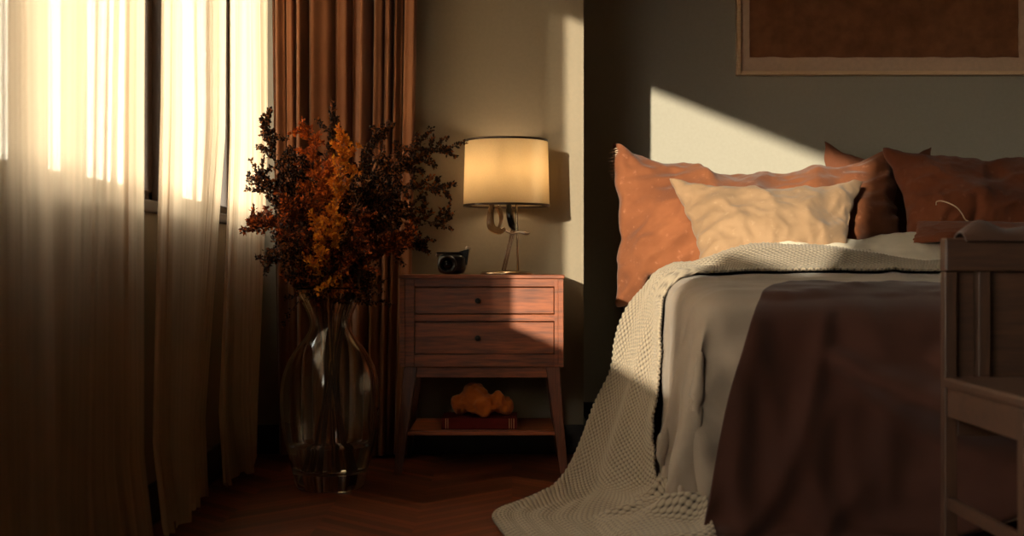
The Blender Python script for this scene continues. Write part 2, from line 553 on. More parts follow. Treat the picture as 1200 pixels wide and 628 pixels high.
# ------------------------------------------------------------------ curtains
def fold_curve(rnd, n, pitch, amp):
    """fold offsets along a curtain of n samples; pitch folds in all, uneven widths"""
    ph = np.zeros(n)
    x = np.linspace(0, 1, n)
    w = 1.0 + 0.45 * np.sin(2 * PI * (1.3 * x + rnd.random())) + 0.3 * np.sin(2 * PI * (3.1 * x + rnd.random()))
    ph = np.cumsum(w)
    ph = ph / ph[-1] * pitch * 2 * PI
    a = 1.0 + 0.35 * np.sin(2 * PI * (2.3 * x + rnd.random())) + 0.2 * np.sin(2 * PI * (5.7 * x + rnd.random()))
    return np.sin(ph) * a * amp + np.sin(ph * 2.37 + rnd.random() * 6) * amp * 0.28, ph


def curtain(name, label, seed, m, along, base, top, bottom, z0, z1, folds, amp, sign=1, puddle=0.0, nu=420, nz=60, parent=None, gather=None):
    """hangs from z1 to z0; 'along' is the axis it runs on, base the mean distance off the wall,
    top / bottom the (start, end) along that axis at the head and at the hem"""
    rnd = random.Random(seed)
    off, ph = fold_curve(rnd, nu, folds, amp)
    off2, _ = fold_curve(rnd, nu, folds * 0.37, amp * 0.9)
    V, UV = [], []
    s = np.linspace(0, 1, nu)
    for iz in range(nz):
        h = iz / (nz - 1)                     # 0 at the head, 1 at the hem
        z = z1 + (z0 - z1) * h
        e = h ** 1.6 if gather is None else float(np.interp(h, gather[0], gather[1]))
        a0 = top[0] + (bottom[0] - top[0]) * e
        a1 = top[1] + (bottom[1] - top[1]) * e
        sway = 0.012 * np.sin(3.0 * h + 4 * s * 2 + seed) * h
        d = base + off * (0.75 + 0.45 * h) + off2 * h * 0.8 + sway
        jig = 0.006 * np.cos(ph) * (0.6 + h)
        zz = np.full(nu, z)
        if puddle and h > 0.9:
            q = (h - 0.9) / 0.1
            d = d + sign * puddle * q * (0.6 + 0.4 * np.sin(5 * s + seed)) * 0.5
            zz = np.maximum(zz + 0.02 * q * np.sin(ph * 0.5 + seed), z0)
        A = a0 + (a1 - a0) * s + jig
        for k in range(nu):
            V.append((d[k], A[k], zz[k]) if along == 'Y' else (A[k], d[k], zz[k]))
            UV.append((s[k], h))
    o = np_obj(name, V, grid_faces(nz, nu), m, parent, UV)
    if label:
        tag(o, label, 'curtain')
    return o


XS = XL + 0.075
SH = 'sheer cream curtains along the window wall'
o = curtain('sheer_curtain', 'wide sheer cream curtain nearest the camera, glowing in front of the window', 3, M['sheer'], 'Y', XS,
            (1.98, 2.90), (1.98, 2.83), 0.012, 2.12, 10, .0075, puddle=.05, gather=([0, .45, 1], [0, .35, 1]))
o['group'] = SH
o = curtain('sheer_curtain', 'middle sheer cream curtain with a crumpled hem trailing on the floor', 8, M['sheer'], 'Y', XS,
            (3.01, 3.705), (2.97, 3.37), 0.012, 2.12, 8, .0075, puddle=.06, nu=260, gather=([0, .52, .75, 1], [0, 0, .45, 1]))
o['group'] = SH
o = curtain('sheer_curtain', 'narrow sheer cream curtain at the far end of the window beside the brown drape', 13, M['sheer'], 'Y', XS,
            (3.71, 4.33), (3.58, 4.16), 0.012, 2.12, 7, .009, puddle=.05, nu=240, gather=([0, .52, .75, 1], [0, 0, .45, 1]))
o['group'] = SH
o = curtain('drape_curtain', 'heavy brown floor-length drape hanging in the corner behind the vase', 21, M['drape'], 'X', YB - .085,
            (XL + .085, -.318), (XL + .11, -.36), 0.01, 2.12, 10, .024, nu=360)
for (n, l, bs) in (('curtain_rail', 'slim dark rail carrying the sheer curtains along the window wall', ((XL + .06, XL + .09, W1[0] - .1, YB - .16, 2.12, 2.14), (XL, XL + .06, .9, .93, 2.12, 2.14), (XL, XL + .06, 3.4, 3.43, 2.12, 2.14))),
                   ('curtain_rail', 'slim dark rail carrying the brown drape on the back wall', ((XL + .1, -.2, YB - .1, YB - .07, 2.12, 2.14), (-.4, -.37, YB - .07, YB, 2.12, 2.14)))):
    r = me_obj(n, boxes(*bs), M['winframe'], bevel=.003)
    tag(r, l, 'curtain rail')

# ------------------------------------------------------------------ nightstand
NX0, NX1, NY0, NY1 = -.347, .159, 3.95, 4.33
NT = CAM_H - 8 * 3.95 / FPX                   # top
px = 3.95 / FPX
zpx = lambda v: CAM_H + (314 - v) * px
ns = thing('nightstand', 'walnut two-drawer nightstand on splayed legs between the vase and bed', 'nightstand', ((NX0 + NX1) / 2, (NY0 + NY1) / 2, 0))
zb = zpx(430)
t = .016
me_obj('cabinet_body', boxes((NX0, NX0 + t, NY0, NY1, zb, NT - .012), (NX1 - t, NX1, NY0, NY1, zb, NT - .012), (NX0 + t, NX1 - t, NY0 + .004, NY1, zb, zpx(415.3)),
                             (NX0 + t, NX1 - t, NY1 - .012, NY1, zb, NT - .012),
                             (NX0 + t, NX1 - t, NY0 + .004, NY0 + .3, zpx(376.5), zpx(368.5)),
                             (NX0 + t, NX1 - t, NY0 + .004, NY0 + .3, zpx(336), NT - .012),
                             (NX0 + t, NX0 + .045, NY0 + .002, NY0 + .02, zb, NT - .012), (NX1 - .028, NX1 - t, NY0 + .002, NY0 + .02, zb, NT - .012)), M['walnut'], ns, bevel=.0015)
me_obj('cabinet_top', boxes((NX0 - .003, NX1 + .003, NY0 - .004, NY1, NT - .012, NT)), M['walnut'], ns, bevel=.002)
for v0, v1 in ((337, 367.5), (377.5, 414.5)):
    bm = bmesh.new()
    x0, x1 = NX0 + .047, NX1 - .030
    box(bm, x0, x1, NY0 + .004, NY0 + .022, zpx(v1), zpx(v0))
    box(bm, x0 + .02, x1 - .02, NY0 + .022, NY0 + .30, zpx(v1) + .012, zpx(v0) - .008)
    d = me_obj('drawer', bm, M['walnut'], ns, bevel=.0015)
    kb = bmesh.new()
    xm = (560 - 600) * px
    zm = (zpx(v0) + zpx(v1)) / 2
    prof = [(0, 0), (.004, 0), (.004, .010), (.008, .013), (.009, .018), (.006, .022), (0, .023)]
    lathe(kb, prof, 16)
    bmesh.ops.transform(kb, matrix=Matrix.Translation((xm, NY0 + .006, zm)) @ Matrix.Rotation(PI / 2, 4, 'X'), verts=kb.verts[:])
    kn = me_obj('knob', kb, M['black'], d, smooth=True)
    kn['label'] = 'small black knob'
# base frame
za = zpx(443)
me_obj('apron', boxes((NX0 + .02, NX1 - .02, NY0 + .02, NY0 + .038, za, zb), (NX0 + .02, NX1 - .02, NY1 - .038, NY1 - .02, za, zb),
                      (NX0 + .02, NX0 + .038, NY0 + .02, NY1 - .02, za, zb), (NX1 - .038, NX1 - .02, NY0 + .02, NY1 - .02, za, zb)), M['walnut'], ns, bevel=.001)
for sx, sy in ((0, 0), (1, 0), (0, 1), (1, 1)):
    bm = bmesh.new()
    tx = (NX0 + .012) if not sx else (NX1 - .012 - .042)
    bx = (NX0 - .018) if not sx else (NX1 + .014 - .024)
    ty = (NY0 + .008) if not sy else (NY1 - .008 - .04)
    by = (NY0 - .004) if not sy else (NY1 - .03)
    hexa(bm, [(bx, by, 0), (bx + .024, by, 0), (bx + .024, by + .024, 0), (bx, by + .024, 0)],
         [(tx, ty, zb), (tx + .042, ty, zb), (tx + .042, ty + .036, zb), (tx, ty + .036, zb)])
    me_obj('leg', bm, M['walnut_v'], ns, bevel=.002)
zs = zpx(505.5)
me_obj('shelf', boxes((NX0 + .028, NX1 - .028, NY0 + .03, NY1 - .03, zs - .014, zs)), M['walnut'], ns, bevel=.0015)
for y in (NY0 + .012, NY1 - .03):
    me_obj('stretcher', boxes((NX0, NX1, y, y + .016, zs - .014, zs - .002)), M['walnut'], ns, bevel=.001)

# ------------------------------------------------------------------ book and the orange cloth on the shelf
bx0, bx1, by0, by1 = (518 - 600) * px * 1.02, (606 - 600) * px * 1.02, NY0 + .05, NY0 + .21
bk = thing('book', 'dark red hardback book lying on the shelf of the nightstand', 'book', ((bx0 + bx1) / 2, (by0 + by1) / 2, zs))
bh = .036
me_obj('cover', boxes((bx0, bx1, by0, by1, zs, zs + .003), (bx0, bx1, by0, by1, zs + bh - .003, zs + bh), (bx0, bx1, by0, by0 + .004, zs, zs + bh)), M['book'], bk, bevel=.001)
me_obj('page_block', boxes((bx0 + .004, bx1 - .004, by0 + .004, by1 - .005, zs + .003, zs + bh - .003)), M['paper'], bk)
for x, w in ((bx0 + .012, .003), (bx0 + .019, .002), (bx1 - .026, .003), (bx1 - .019, .002), (bx1 - .012, .003)):
    me_obj('spine_band', boxes((x, x + w, by0 - .0012, by0, zs + .002, zs + bh - .002)), M['gold'], bk)


def lumpy(name, blobs, m, label, cat, seed, wr=.006, sub=4):
    """a crumpled cloth bundle: overlapping lobes joined into one skin with creases"""
    bm = bmesh.new()
    for (c, r) in blobs:
        res = bmesh.ops.create_icosphere(bm, subdivisions=3, radius=1.0)
        for v in res['verts']:
            v.co = Vector(c) + Vector((v.co.x * r[0], v.co.y * r[1], v.co.z * r[2]))
    o = me_obj(name, bm, m)
    md = o.modifiers.new('r', 'REMESH')
    md.mode = 'VOXEL'
    md.voxel_size = .0045
    dg = bpy.context.evaluated_depsgraph_get()
    me = bpy.data.meshes.new_from_object(o.evaluated_get(dg))
    o.modifiers.clear()
    o.data = me
    bm = bmesh.new()
    bm.from_mesh(me)
    for _ in range(4):
        bmesh.ops.smooth_vert(bm, verts=bm.verts, factor=.5, use_axis_x=True, use_axis_y=True, use_axis_z=True)
    bm.normal_update()
    zmin = min(v.co.z for v in bm.verts)
    for v in bm.verts:
        p = v.co * 26 + Vector((seed, seed, 0))
        q = abs(noise.noise(Vector((p.x * 1.0, p.y, p.z * .55)))) * 1.0 + .5 * abs(noise.noise(p * 2.1))
        v.co += v.normal * (q * wr * 2.6 - wr)
        if v.co.z < zmin:
            v.co.z = zmin
    bm.to_mesh(me)
    bm.free()
    for p in me.polygons:
        p.use_smooth = True
    if not me.materials:
        me.materials.append(m)
    return tag(o, label, cat)


cz = zs + bh + .001
k = px * 1.03
X = lambda u: (u - 600) * k
yo = NY0 + .12
lumpy('cloth_bundle', [((X(541), yo + .01, cz + .034), (.034, .04, .035)), ((X(556), yo, cz + .054), (.046, .05, .053)), ((X(567), yo - .02, cz + .035), (.04, .045, .038)),
                       ((X(583), yo - .03, cz + .05), (.024, .028, .03)), ((X(590), yo, cz + .03), (.036, .04, .030))],
      M['orangecloth'], 'crumpled orange cloth bundle lying on the dark red book', 'cloth', 5.3)

# ------------------------------------------------------------------ camera-like ornament on the nightstand
oy = 4.10
kk = oy / FPX
ox = (530 - 600) * kk
tc = thing('toy_camera', 'small black camera standing at the left of the nightstand top', 'camera', (ox, oy, NT))
bm = bmesh.new()
res = bmesh.ops.create_uvsphere(bm, u_segments=32, v_segments=20, radius=1)
for v in res['verts']:
    c = v.co
    f = lambda q, e: math.copysign(abs(q) ** e, q)
    v.co = Vector((ox - .002 + f(c.x, .6) * .046, oy + f(c.y, .7) * .035, NT + .034 + f(c.z, .62) * .034))
me_obj('body', bm, M['black'], tc, smooth=True)
bm = bmesh.new()
lathe(bm, [(0, 0), (.022, 0), (.030, -.004), (.030, .022), (.025, .026), (.021, .026), (.020, .018), (0, .016)], 32)
bmesh.ops.transform(bm, matrix=Matrix.Translation((ox - .014, oy - .022, NT + .032)) @ Matrix.Rotation(PI / 2, 4, 'X'), verts=bm.verts[:])
ln = me_obj('lens_ring', bm, M['black'], tc, smooth=True)
bm = bmesh.new()
lathe(bm, [(0, 0), (.019, 0), (.019, .012), (.012, .017), (0, .019)], 32)
bmesh.ops.transform(bm, matrix=Matrix.Translation((ox - .014, oy - .026, NT + .032)) @ Matrix.Rotation(PI / 2, 4, 'X'), verts=bm.verts[:])
e = me_obj('lens_glass', bm, M['black_glass'], ln, smooth=True)
bm = bmesh.new()
box(bm, ox - .050, ox + .030, oy - .022, oy + .022, NT + .066, NT + .072)
hexa(bm, [(ox + .026, oy - .015, NT + .03), (ox + .048, oy - .015, NT + .03), (ox + .048, oy + .015, NT + .03), (ox + .026, oy + .015, NT + .03)],
     [(ox + .022, oy - .015, NT + .074), (ox + .055, oy - .015, NT + .082), (ox + .055, oy + .015, NT + .082), (ox + .022, oy + .015, NT + .074)])
me_obj('top_plate', bm, M['black'], tc, bevel=.003)
bm = bmesh.new()
lathe(bm, [(0, 0), (.006, 0), (.009, .006), (.008, .014), (0, .016)], 16)
bmesh.ops.transform(bm, matrix=Matrix.Translation((ox + .046, oy, NT + .076)) @ Matrix.Rotation(.5, 4, 'Y'), verts=bm.verts[:])
me_obj('dial', bm, M['silver'], tc, smooth=True)['label'] = 'grey metal dial'
bm = bmesh.new()
lathe(bm, [(0, 0), (.005, 0), (.006, .008), (0, .010)], 12)
bmesh.ops.transform(bm, matrix=Matrix.Translation((ox - .044, oy - .004, NT + .060)) @ Matrix.Rotation(-.9, 4, 'Y'), verts=bm.verts[:])
me_obj('strap_lug', bm, M['silver'], tc, smooth=True)

# ------------------------------------------------------------------ table lamp
ly = 4.225
lk = ly / FPX
lx = (593.5 - 600) * lk
LX = lambda u: (u - 600) * lk
LZ = lambda v: CAM_H + (314 - v) * lk
lamp = thing('table_lamp', 'lit table lamp with cream drum shade on the walnut nightstand', 'lamp', (lx, ly, NT))
bm = bmesh.new()
lathe(bm, [(0, .0), (.086, .0), (.088, .004), (.080, .009), (.03, .014), (0, .015)], 48, (lx, ly, NT))
me_obj('base', bm, M['chrome'], lamp, smooth=True)
bm = bmesh.new()
tube(bm, [(LX(607), ly, NT + .008), (LX(606.5), ly, LZ(280)), (LX(605), ly, LZ(236)), (LX(598), ly, LZ(222)), (lx, ly, LZ(215))], .0038, 10)
me_obj('pole', bm, M['chrome'], lamp, smooth=True)
bm = bmesh.new()
for q in (-.004, .004):
    pts = catmull([(LX(590) + q, ly - .008, NT + .010), (LX(596) + q, ly - .010, LZ(292)), (LX(601) + q, ly - .008, LZ(270)), (LX(600) + q, ly, LZ(255)), (LX(596), ly, LZ(232))], 24)
    tube(bm, pts, .0035, 8)
me_obj('stem', bm, M['lampglass'], lamp, smooth=True)['label'] = 'slanted double glass stem'


def drop(bm, pts, rads, n=14):
    tube(bm, catmull(pts, 20), [float(x) for x in np.interp(np.linspace(0, 1, 20), np.linspace(0, 1, len(rads)), rads)], n)


bm = bmesh.new()
drop(bm, [(LX(577), ly - .02, LZ(238)), (LX(575), ly - .022, LZ(252)), (LX(576), ly - .022, LZ(266)), (LX(585), ly - .022, LZ(271)), (LX(592), ly - .02, LZ(268))], [.008, .011, .014, .012, .006])
me_obj('glass_drop', bm, M['lampglass'], lamp, smooth=True)
bm = bmesh.new()
drop(bm, [(LX(583), ly - .01, LZ(242)), (LX(587), ly - .014, LZ(252)), (LX(587), ly - .012, LZ(260)), (LX(584), ly - .01, LZ(268))], [.010, .008, .006, .004])
me_obj('glass_drop', bm, M['lampglass'], lamp, smooth=True)
bm = bmesh.new()
drop(bm, [(LX(596), ly - .012, LZ(240)), (LX(597), ly - .016, LZ(252)), (LX(600), ly - .014, LZ(264)), (LX(603), ly - .01, LZ(270))], [.008, .011, .012, .004])
me_obj('glass_drop', bm, M['black_glass'], lamp, smooth=True)['label'] = 'dark drop of the lamp stem'
bm = bmesh.new()
tube(bm, catmull([(LX(592), ly - .01, LZ(270)), (LX(600), ly - .012, LZ(274)), (LX(609), ly - .01, LZ(272)), (LX(617), ly - .01, LZ(274)), (LX(621), ly - .01, LZ(273))], 16), [.003] * 8 + [.004, .005, .006, .006, .005, .004, .003, .002], 8)
me_obj('twig_arm', bm, M['silver'], lamp, smooth=True)
zt, zbm = LZ(165.5), LZ(241)
rt, rb = 48.5 * lk, 50.5 * lk
bm = bmesh.new()
lathe(bm, [(rb, zbm), (rt, zt), (rt - .0018, zt), (rb - .0018, zbm)], 64, (lx, ly, 0), close=True)
sh = me_obj('lamp_shade', bm, M['shade'], lamp, smooth=True)
for (r_, z_) in ((rb, zbm), (rt, zt)):
    bm = bmesh.new()
    lathe(bm, [(r_ + .0012, z_ - .0035), (r_ + .0012, z_ + .0035), (r_ - .003, z_ + .0035), (r_ - .003, z_ - .0035)], 64, (lx, ly, 0), close=True)
    tr = me_obj('shade_trim', bm, M['shade_trim'], sh)
bm = bmesh.new()
for kq in range(3):
    a = kq * 2 * PI / 3 + .4
    tube(bm, [(lx, ly, LZ(215)), (lx + rt * .5 * math.cos(a), ly + rt * .5 * math.sin(a), LZ(205)), (lx + (rt - .002) * math.cos(a), ly + (rt - .002) * math.sin(a), zt - .003)], .0016, 6)
me_obj('shade_spider', bm, M['chrome'], lamp)
m, nt, out = mat('warm_bulb')
nt.links.new(nd(nt, 'ShaderNodeEmission', {'Color': c4((1.0, .76, .46)), 'Strength': 32.0}).outputs[0], out.inputs[0])
bm = bmesh.new()
lathe(bm, [(0, .0), (.012, .0), (.013, .02), (.026, .045), (.030, .062), (.024, .082), (.010, .092), (0, .094)], 24, (lx, ly, LZ(216)))
me_obj('bulb', bm, m, lamp, smooth=True)

# ------------------------------------------------------------------ glass vase with water
vy = 3.70
vk = vy / FPX
vx = (387 - 600) * vk
VZ = lambda v: CAM_H + (314 - v) * vk
vase = thing('glass_vase', 'large clear glass floor vase holding dried branches, beside the curtains', 'vase', (vx, vy, 0))
zp = lambda v: max(0.0, VZ(v))
prof = [(.0, .003), (.088, .0), (.097, .004), (.101, .012), (.103, .022), (.105, .032), (.112, .065), (.124, .11), (.136, .165), (.142, .22), (.143, .265), (.138, .315), (.123, .362),
        (.099, .402), (.075, .432), (.061, .456), (.0585, .475), (.063, .497), (.075, .525), (.090, .553), (.103, .578)]
curve = catmull([(r, z) for r, z in prof[5:]], 60)
outer = prof[:5] + [tuple(p) for p in curve]
inner = [(max(.0, r - .0045), max(z, .05)) for r, z in [tuple(p) for p in curve[::-1]] if z > .05]
inner = inner + [(.07, .047), (0, .046)]
bm = bmesh.new()
lathe(bm, outer + [(.1005, .5795)] + inner, 72, (vx, vy, 0))
me_obj('vase_body', bm, M['glass'], vase, smooth=True)
WZ = .128
wp = [(0, .0475), (.07, .0485)] + [(r - .0052, z) for r, z in [tuple(p) for p in curve] if .052 < z < WZ] + [(.1225, WZ), (0, WZ)]
bm = bmesh.new()
lathe(bm, wp, 72, (vx, vy, 0))
wt = me_obj('vase_water', bm, M['water'], None, smooth=True)
tag(wt, 'clear water standing in the bottom of the glass vase', 'water')

# ------------------------------------------------------------------ dried branches
BK = vk


def leaf(bm, p, d, n, L, w):
    d = d.normalized()
    s = d.cross(n)
    if s.length < 1e-4:
        s = d.orthogonal()
    s.normalize()
    n = s.cross(d)
    pts = [p, p + d * L * .45 + s * w + n * w * .3, p + d * L, p + d * L * .45 - s * w + n * w * .3, p + d * L * .45 - n * w * .15]
    v = [bm.verts.new(q) for q in pts]
    bm.faces.new([v[0], v[1], v[4]])
    bm.faces.new([v[1], v[2], v[4]])
    bm.faces.new([v[2], v[3], v[4]])
    bm.faces.new([v[3], v[0], v[4]])


def bud(bm, p, r):
    v = [bm.verts.new(p + Vector(q) * r) for q in ((1, 0, 0), (0, 1, 0), (-1, 0, 0), (0, -1, 0), (0, 0, 1.15), (0, 0, -1.15))]
    for i in range(4):
        j = (i + 1) % 4
        bm.faces.new([v[i], v[j], v[4]])
        bm.faces.new([v[j], v[i], v[5]])


def branch(label, tip, dy, kind, seed, mid=None, density=1.0, foot=None, spread=1.0, start=.52):
    rnd = random.Random(seed)
    tipv = at(tip[0], tip[1], vy + dy)
    a = rnd.random() * 2 * PI
    base = Vector((vx + .06 * math.cos(a), vy + .06 * math.sin(a), .052))
    dirx = (tipv.x - vx)
    neck = Vector((vx + max(-.036, min(.036, dirx * .12)) + rnd.uniform(-.008, .008), vy + max(-.03, min(.03, dy * .12)) + rnd.uniform(-.006, .006), .470))
    rim = neck + Vector((dirx * .12, dy * .12, .115))
    m_ = rim.lerp(tipv, .5) + Vector((-dirx * .06, 0, .06)) if mid is None else at(mid[0], mid[1], vy + dy * .6)
    pts = catmull([base, base.lerp(neck, .55) * .5 + Vector((vx, vy, .30)) * .5, neck, rim, m_, tipv], 60)
    pts = [Vector(p) + Vector((noise.noise(Vector((i * .22, seed, 0))), noise.noise(Vector((i * .22, seed, 7))), 0)) * (.008 if i > 26 else 0.0) for i, p in enumerate(pts)]
    smat = M['stem'] if kind in ('gold', 'pale') else M['stem_dark']
    root = thing('dried_branch', label, 'branch', base, 'dried branches in the glass vase')
    bm = bmesh.new()
    tube(bm, pts, [.0034 * (1 - .72 * i / 59) for i in range(60)], 6)
    tips = []
    # side twigs
    nb = int(25 * density)
    for q in range(nb):
        i = int(60 * (start + (1 - start) * (q + rnd.random()) / nb))
        i = min(i, 58)
        t = (pts[i + 1] - pts[i - 1]).normalized()
        r = Vector((rnd.gauss(0, 1), rnd.gauss(0, .8), rnd.gauss(.25, .6)))
        d = (t * .75 + r.normalized() * .85).normalized()
        L = rnd.uniform(.06, .15) * spread * (1.2 - .75 * (i / 60) ** 2)
        pp = [pts[i]]
        dd = d.copy()
        for s_ in range(6):
            dd = (dd + Vector((rnd.gauss(0, .22), rnd.gauss(0, .22), rnd.gauss(.0, .2)))).normalized()
            pp.append(pp[-1] + dd * L / 6)
        tube(bm, pp, [.0015 * (1 - .6 * s_ / 6) for s_ in range(7)], 4)
        tips.append(pp)
    me_obj('stem', bm, smat, root)
    tips.append(pts[int(60 * max(start + .1, .6)):])
    bm = bmesh.new()
    for pp in tips:
        n = 44 if len(pp) == 7 else 90
        for q in range(int(n * (.8 + .4 * density))):
            f = rnd.uniform(.12, 1.0) * (len(pp) - 1.001)
            i = int(f)
            p = pp[i].lerp(pp[i + 1], f - i)
            d = (pp[i + 1] - pp[i]).normalized() + Vector((rnd.gauss(0, .9), rnd.gauss(0, .9), rnd.gauss(.1, .9)))
            nn = Vector((rnd.gauss(0, 1), rnd.gauss(0, 1), rnd.gauss(0, 1)))
            if kind in ('dark', 'pale') and rnd.random() < .35:
                bud(bm, p + d.normalized() * rnd.uniform(.003, .010), rnd.uniform(.0022, .0042))
            else:
                L = rnd.uniform(.006, .0145) * (1.15 if kind in ('gold', 'orange', 'rust') else .95)
                leaf(bm, p + d.normalized() * rnd.uniform(0, .006), d, nn, L, L * rnd.uniform(.22, .36))
    f = me_obj('foliage', bm, M['lf_' + ('dark' if kind == 'pale' else kind)], root)
    f['kind'] = 'stuff'
    return root


BR = [
    ('dark dried branch arching farthest right toward the lamp shade', (520, 176), .02, 'dark', 1, (466, 190), 1.5),
    ('dark dried branch reaching right just below the arching one', (514, 218), -.05, 'dark', 2, (448, 236), 1.4),
    ('dark drooping dried branch low on the right over the nightstand corner', (520, 264), .06, 'dark', 3, (462, 258), 1.3),
    ('rust dried spray bending low right over the vase rim', (478, 282), -.06, 'rust', 4, (428, 296), 1.6),
    ('tall dark dried branch at the far left touching the sheer curtain', (308, 148), .03, 'dark', 5, (334, 222), 1.8),
    ('dark dried branch leaning left halfway up the bouquet', (300, 206), -.04, 'dark', 6, (338, 252), 1.7),
    ('orange tinged dried spray low on the left of the bouquet', (296, 266), .02, 'rust', 7, (338, 272), 1.5),
    ('short dark dried branch drooping left just above the vase', (318, 306), -.07, 'dark', 8, (348, 300), 1.2),
    ('upright orange dried spray left of the bouquet centre', (364, 150), .05, 'orange', 9, (370, 230), 1.8),
    ('short orange dried spray in the middle of the bouquet', (386, 200), -.02, 'orange', 10, (384, 250), 1.5),
    ('golden yellow dried spray glowing in the middle of the bouquet', (404, 168), -.09, 'gold', 11, (394, 240), 1.4),
    ('tall dark dried branch pointing up right of the golden spray', (446, 148), .04, 'dark', 12, (415, 220), 1.7),
    ('thin pale-stemmed dried branch crossing the front of the bouquet', (440, 190), -.13, 'pale', 13, (405, 275), 1.1),
    ('dark dried branch behind the orange sprays, topmost of the bouquet', (390, 136), .10, 'dark', 14, (380, 215), 1.3),
    ('small rust dried spray front low above the vase neck', (424, 258), -.12, 'rust', 15, (405, 300), 1.3),
    ('dark dried branch rising between the left branch and orange spray', (334, 180), .08, 'dark', 16, (354, 240), 1.8),
    ('dark bushy dried branch right of centre at mid height', (464, 228), .10, 'dark', 17, (428, 255), 1.8),
    ('small golden dried sprig low in front, left of centre', (368, 262), -.13, 'gold', 18, (374, 295), .7),
    ('dark dried branch low right under the drooping one', (496, 292), .08, 'dark', 19, (446, 284), 1.4),
    ('dark dried branch in the front between golden and rust sprays', (436, 222), -.10, 'dark', 20, (412, 265), 1.6),
    ('rust dried spray in front of the left leaning branch', (340, 238), -.10, 'rust', 21, (358, 275), 1.4),
    ('dark dried branch at the back between orange spray and topmost branch', (352, 206), .12, 'dark', 22, (365, 255), 1.6),
    ('dark feathery dried branch upper right below the arching tip', (486, 186), .09, 'dark', 23, (446, 215), 1.7),
    ('dark short dried branch filling the middle above the vase rim', (398, 248), .06, 'dark', 24, (392, 290), 1.4),
]
for (l, tp, dy, kd, sd, md, dn) in BR:
    branch(l, tp, dy, kd, sd, md, dn)

# ------------------------------------------------------------------ wall art
ay = YR
ak = ay / FPX
fx0, fx1, fz0, fz1 = (862 - 600) * ak, (1207 - 600) * ak, CAM_H + (314 - 89) * ak, CAM_H + (314 - 89) * ak + .78
ap = thing('wall_art', 'pale framed brown textile artwork hanging above the bed', 'picture', ((fx0 + fx1) / 2, ay, fz0))
fw, fd = .016, .035
me_obj('picture_frame', boxes((fx0, fx0 + fw, ay - fd, ay, fz0, fz1), (fx1 - fw, fx1, ay - fd, ay, fz0, fz1), (fx0 + fw, fx1 - fw, ay - fd, ay, fz0, fz0 + fw), (fx0 + fw, fx1 - fw, ay - fd, ay, fz1 - fw, fz1)), M['frame'], ap, bevel=.002)
me_obj('mount_board', boxes((fx0 + fw, fx1 - fw, ay - .014, ay - .008, fz0 + fw, fz1 - fw)), M['mount'], ap)
tx0, tx1, tz0, tz1 = (877.5 - 600) * ak, (1191 - 600) * ak, CAM_H + (314 - 68) * ak, fz1 - .06
nu_, nv_ = 90, 60
V = []
for layer in (0, 1):
    for i in range(nu_):
        for j in range(nv_):
            s, q = i / (nu_ - 1), j / (nv_ - 1)
            x = tx0 + (tx1 - tx0) * s
            z = tz0 + (tz1 - tz0) * q
            x += .003 * noise.noise(Vector((z * 20, 3, s))) * (1 if s in (0, 1) else 0)
            z += .004 * noise.noise(Vector((x * 14, 9, q))) * (1 if q in (0, 1) else 0)
            V.append((x, ay - .015 - (.006 + .002 * noise.noise(Vector((x * 9, z * 9, 0)))) * layer, z))
F = grid_faces(nu_, nv_)
N = nu_ * nv_
F2 = [tuple(N + a for a in f) for f in F]
edge = [i * nv_ for i in range(nu_)] + [(nu_ - 1) * nv_ + j for j in range(1, nv_)] + [i * nv_ + nv_ - 1 for i in range(nu_ - 2, -1, -1)] + [j for j in range(nv_ - 2, 0, -1)]
F3 = [(edge[i], edge[(i + 1) % len(edge)], N + edge[(i + 1) % len(edge)], N + edge[i]) for i in range(len(edge))]
np_obj('textile_panel', V, F + F2 + F3, M['art'], ap, smooth=False)

# ------------------------------------------------------------------ bed
BX0, BX1, BY0, BY1 = .46, 1.98, 3.12, 5.02
bed = thing('bed', 'double bed with dark wooden frame and pale mattress under the brown covers', 'bed', ((BX0 + BX1) / 2, (BY0 + BY1) / 2, 0))
me_obj('side_rail', boxes((BX0, BX0 + .03, BY0, BY1, .16, .30)), M['bedwood'], bed, bevel=.004)
me_obj('side_rail', boxes((BX1 - .03, BX1, BY0, BY1, .16, .30)), M['bedwood'], bed, bevel=.004)
me_obj('foot_rail', boxes((BX0 + .03, BX1 - .03, BY0, BY0 + .03, .16, .30)), M['bedwood'], bed, bevel=.004)
me_obj('slat_base', boxes(*[(BX0 + .03, BX1 - .03, y, y + .08, .26, .28) for y in np.linspace(BY0 + .06, BY1 - .15, 11)]), M['bedwood'], bed)
me_obj('headboard', boxes((BX0 - .03, BX1 + .03, BY1 + .01, BY1 + .05, .14, .72), (BX0 - .03, BX0 + .03, BY1 - .0, BY1 + .055, 0, .73), (BX1 - .03, BX1 + .03, BY1, BY1 + .055, 0, .73)), M['bedwood'], bed, bevel=.006)
for x, y in ((BX0, BY0), (BX1 - .06, BY0)):
    me_obj('leg', boxes((x, x + .06, y, y + .06, 0, .16)), M['bedwood'], bed, bevel=.004)


def mtop(y):
    q = min(1, max(0, (y - BY0) / .9))
    return .560 + .045 * (q * q * (3 - 2 * q))


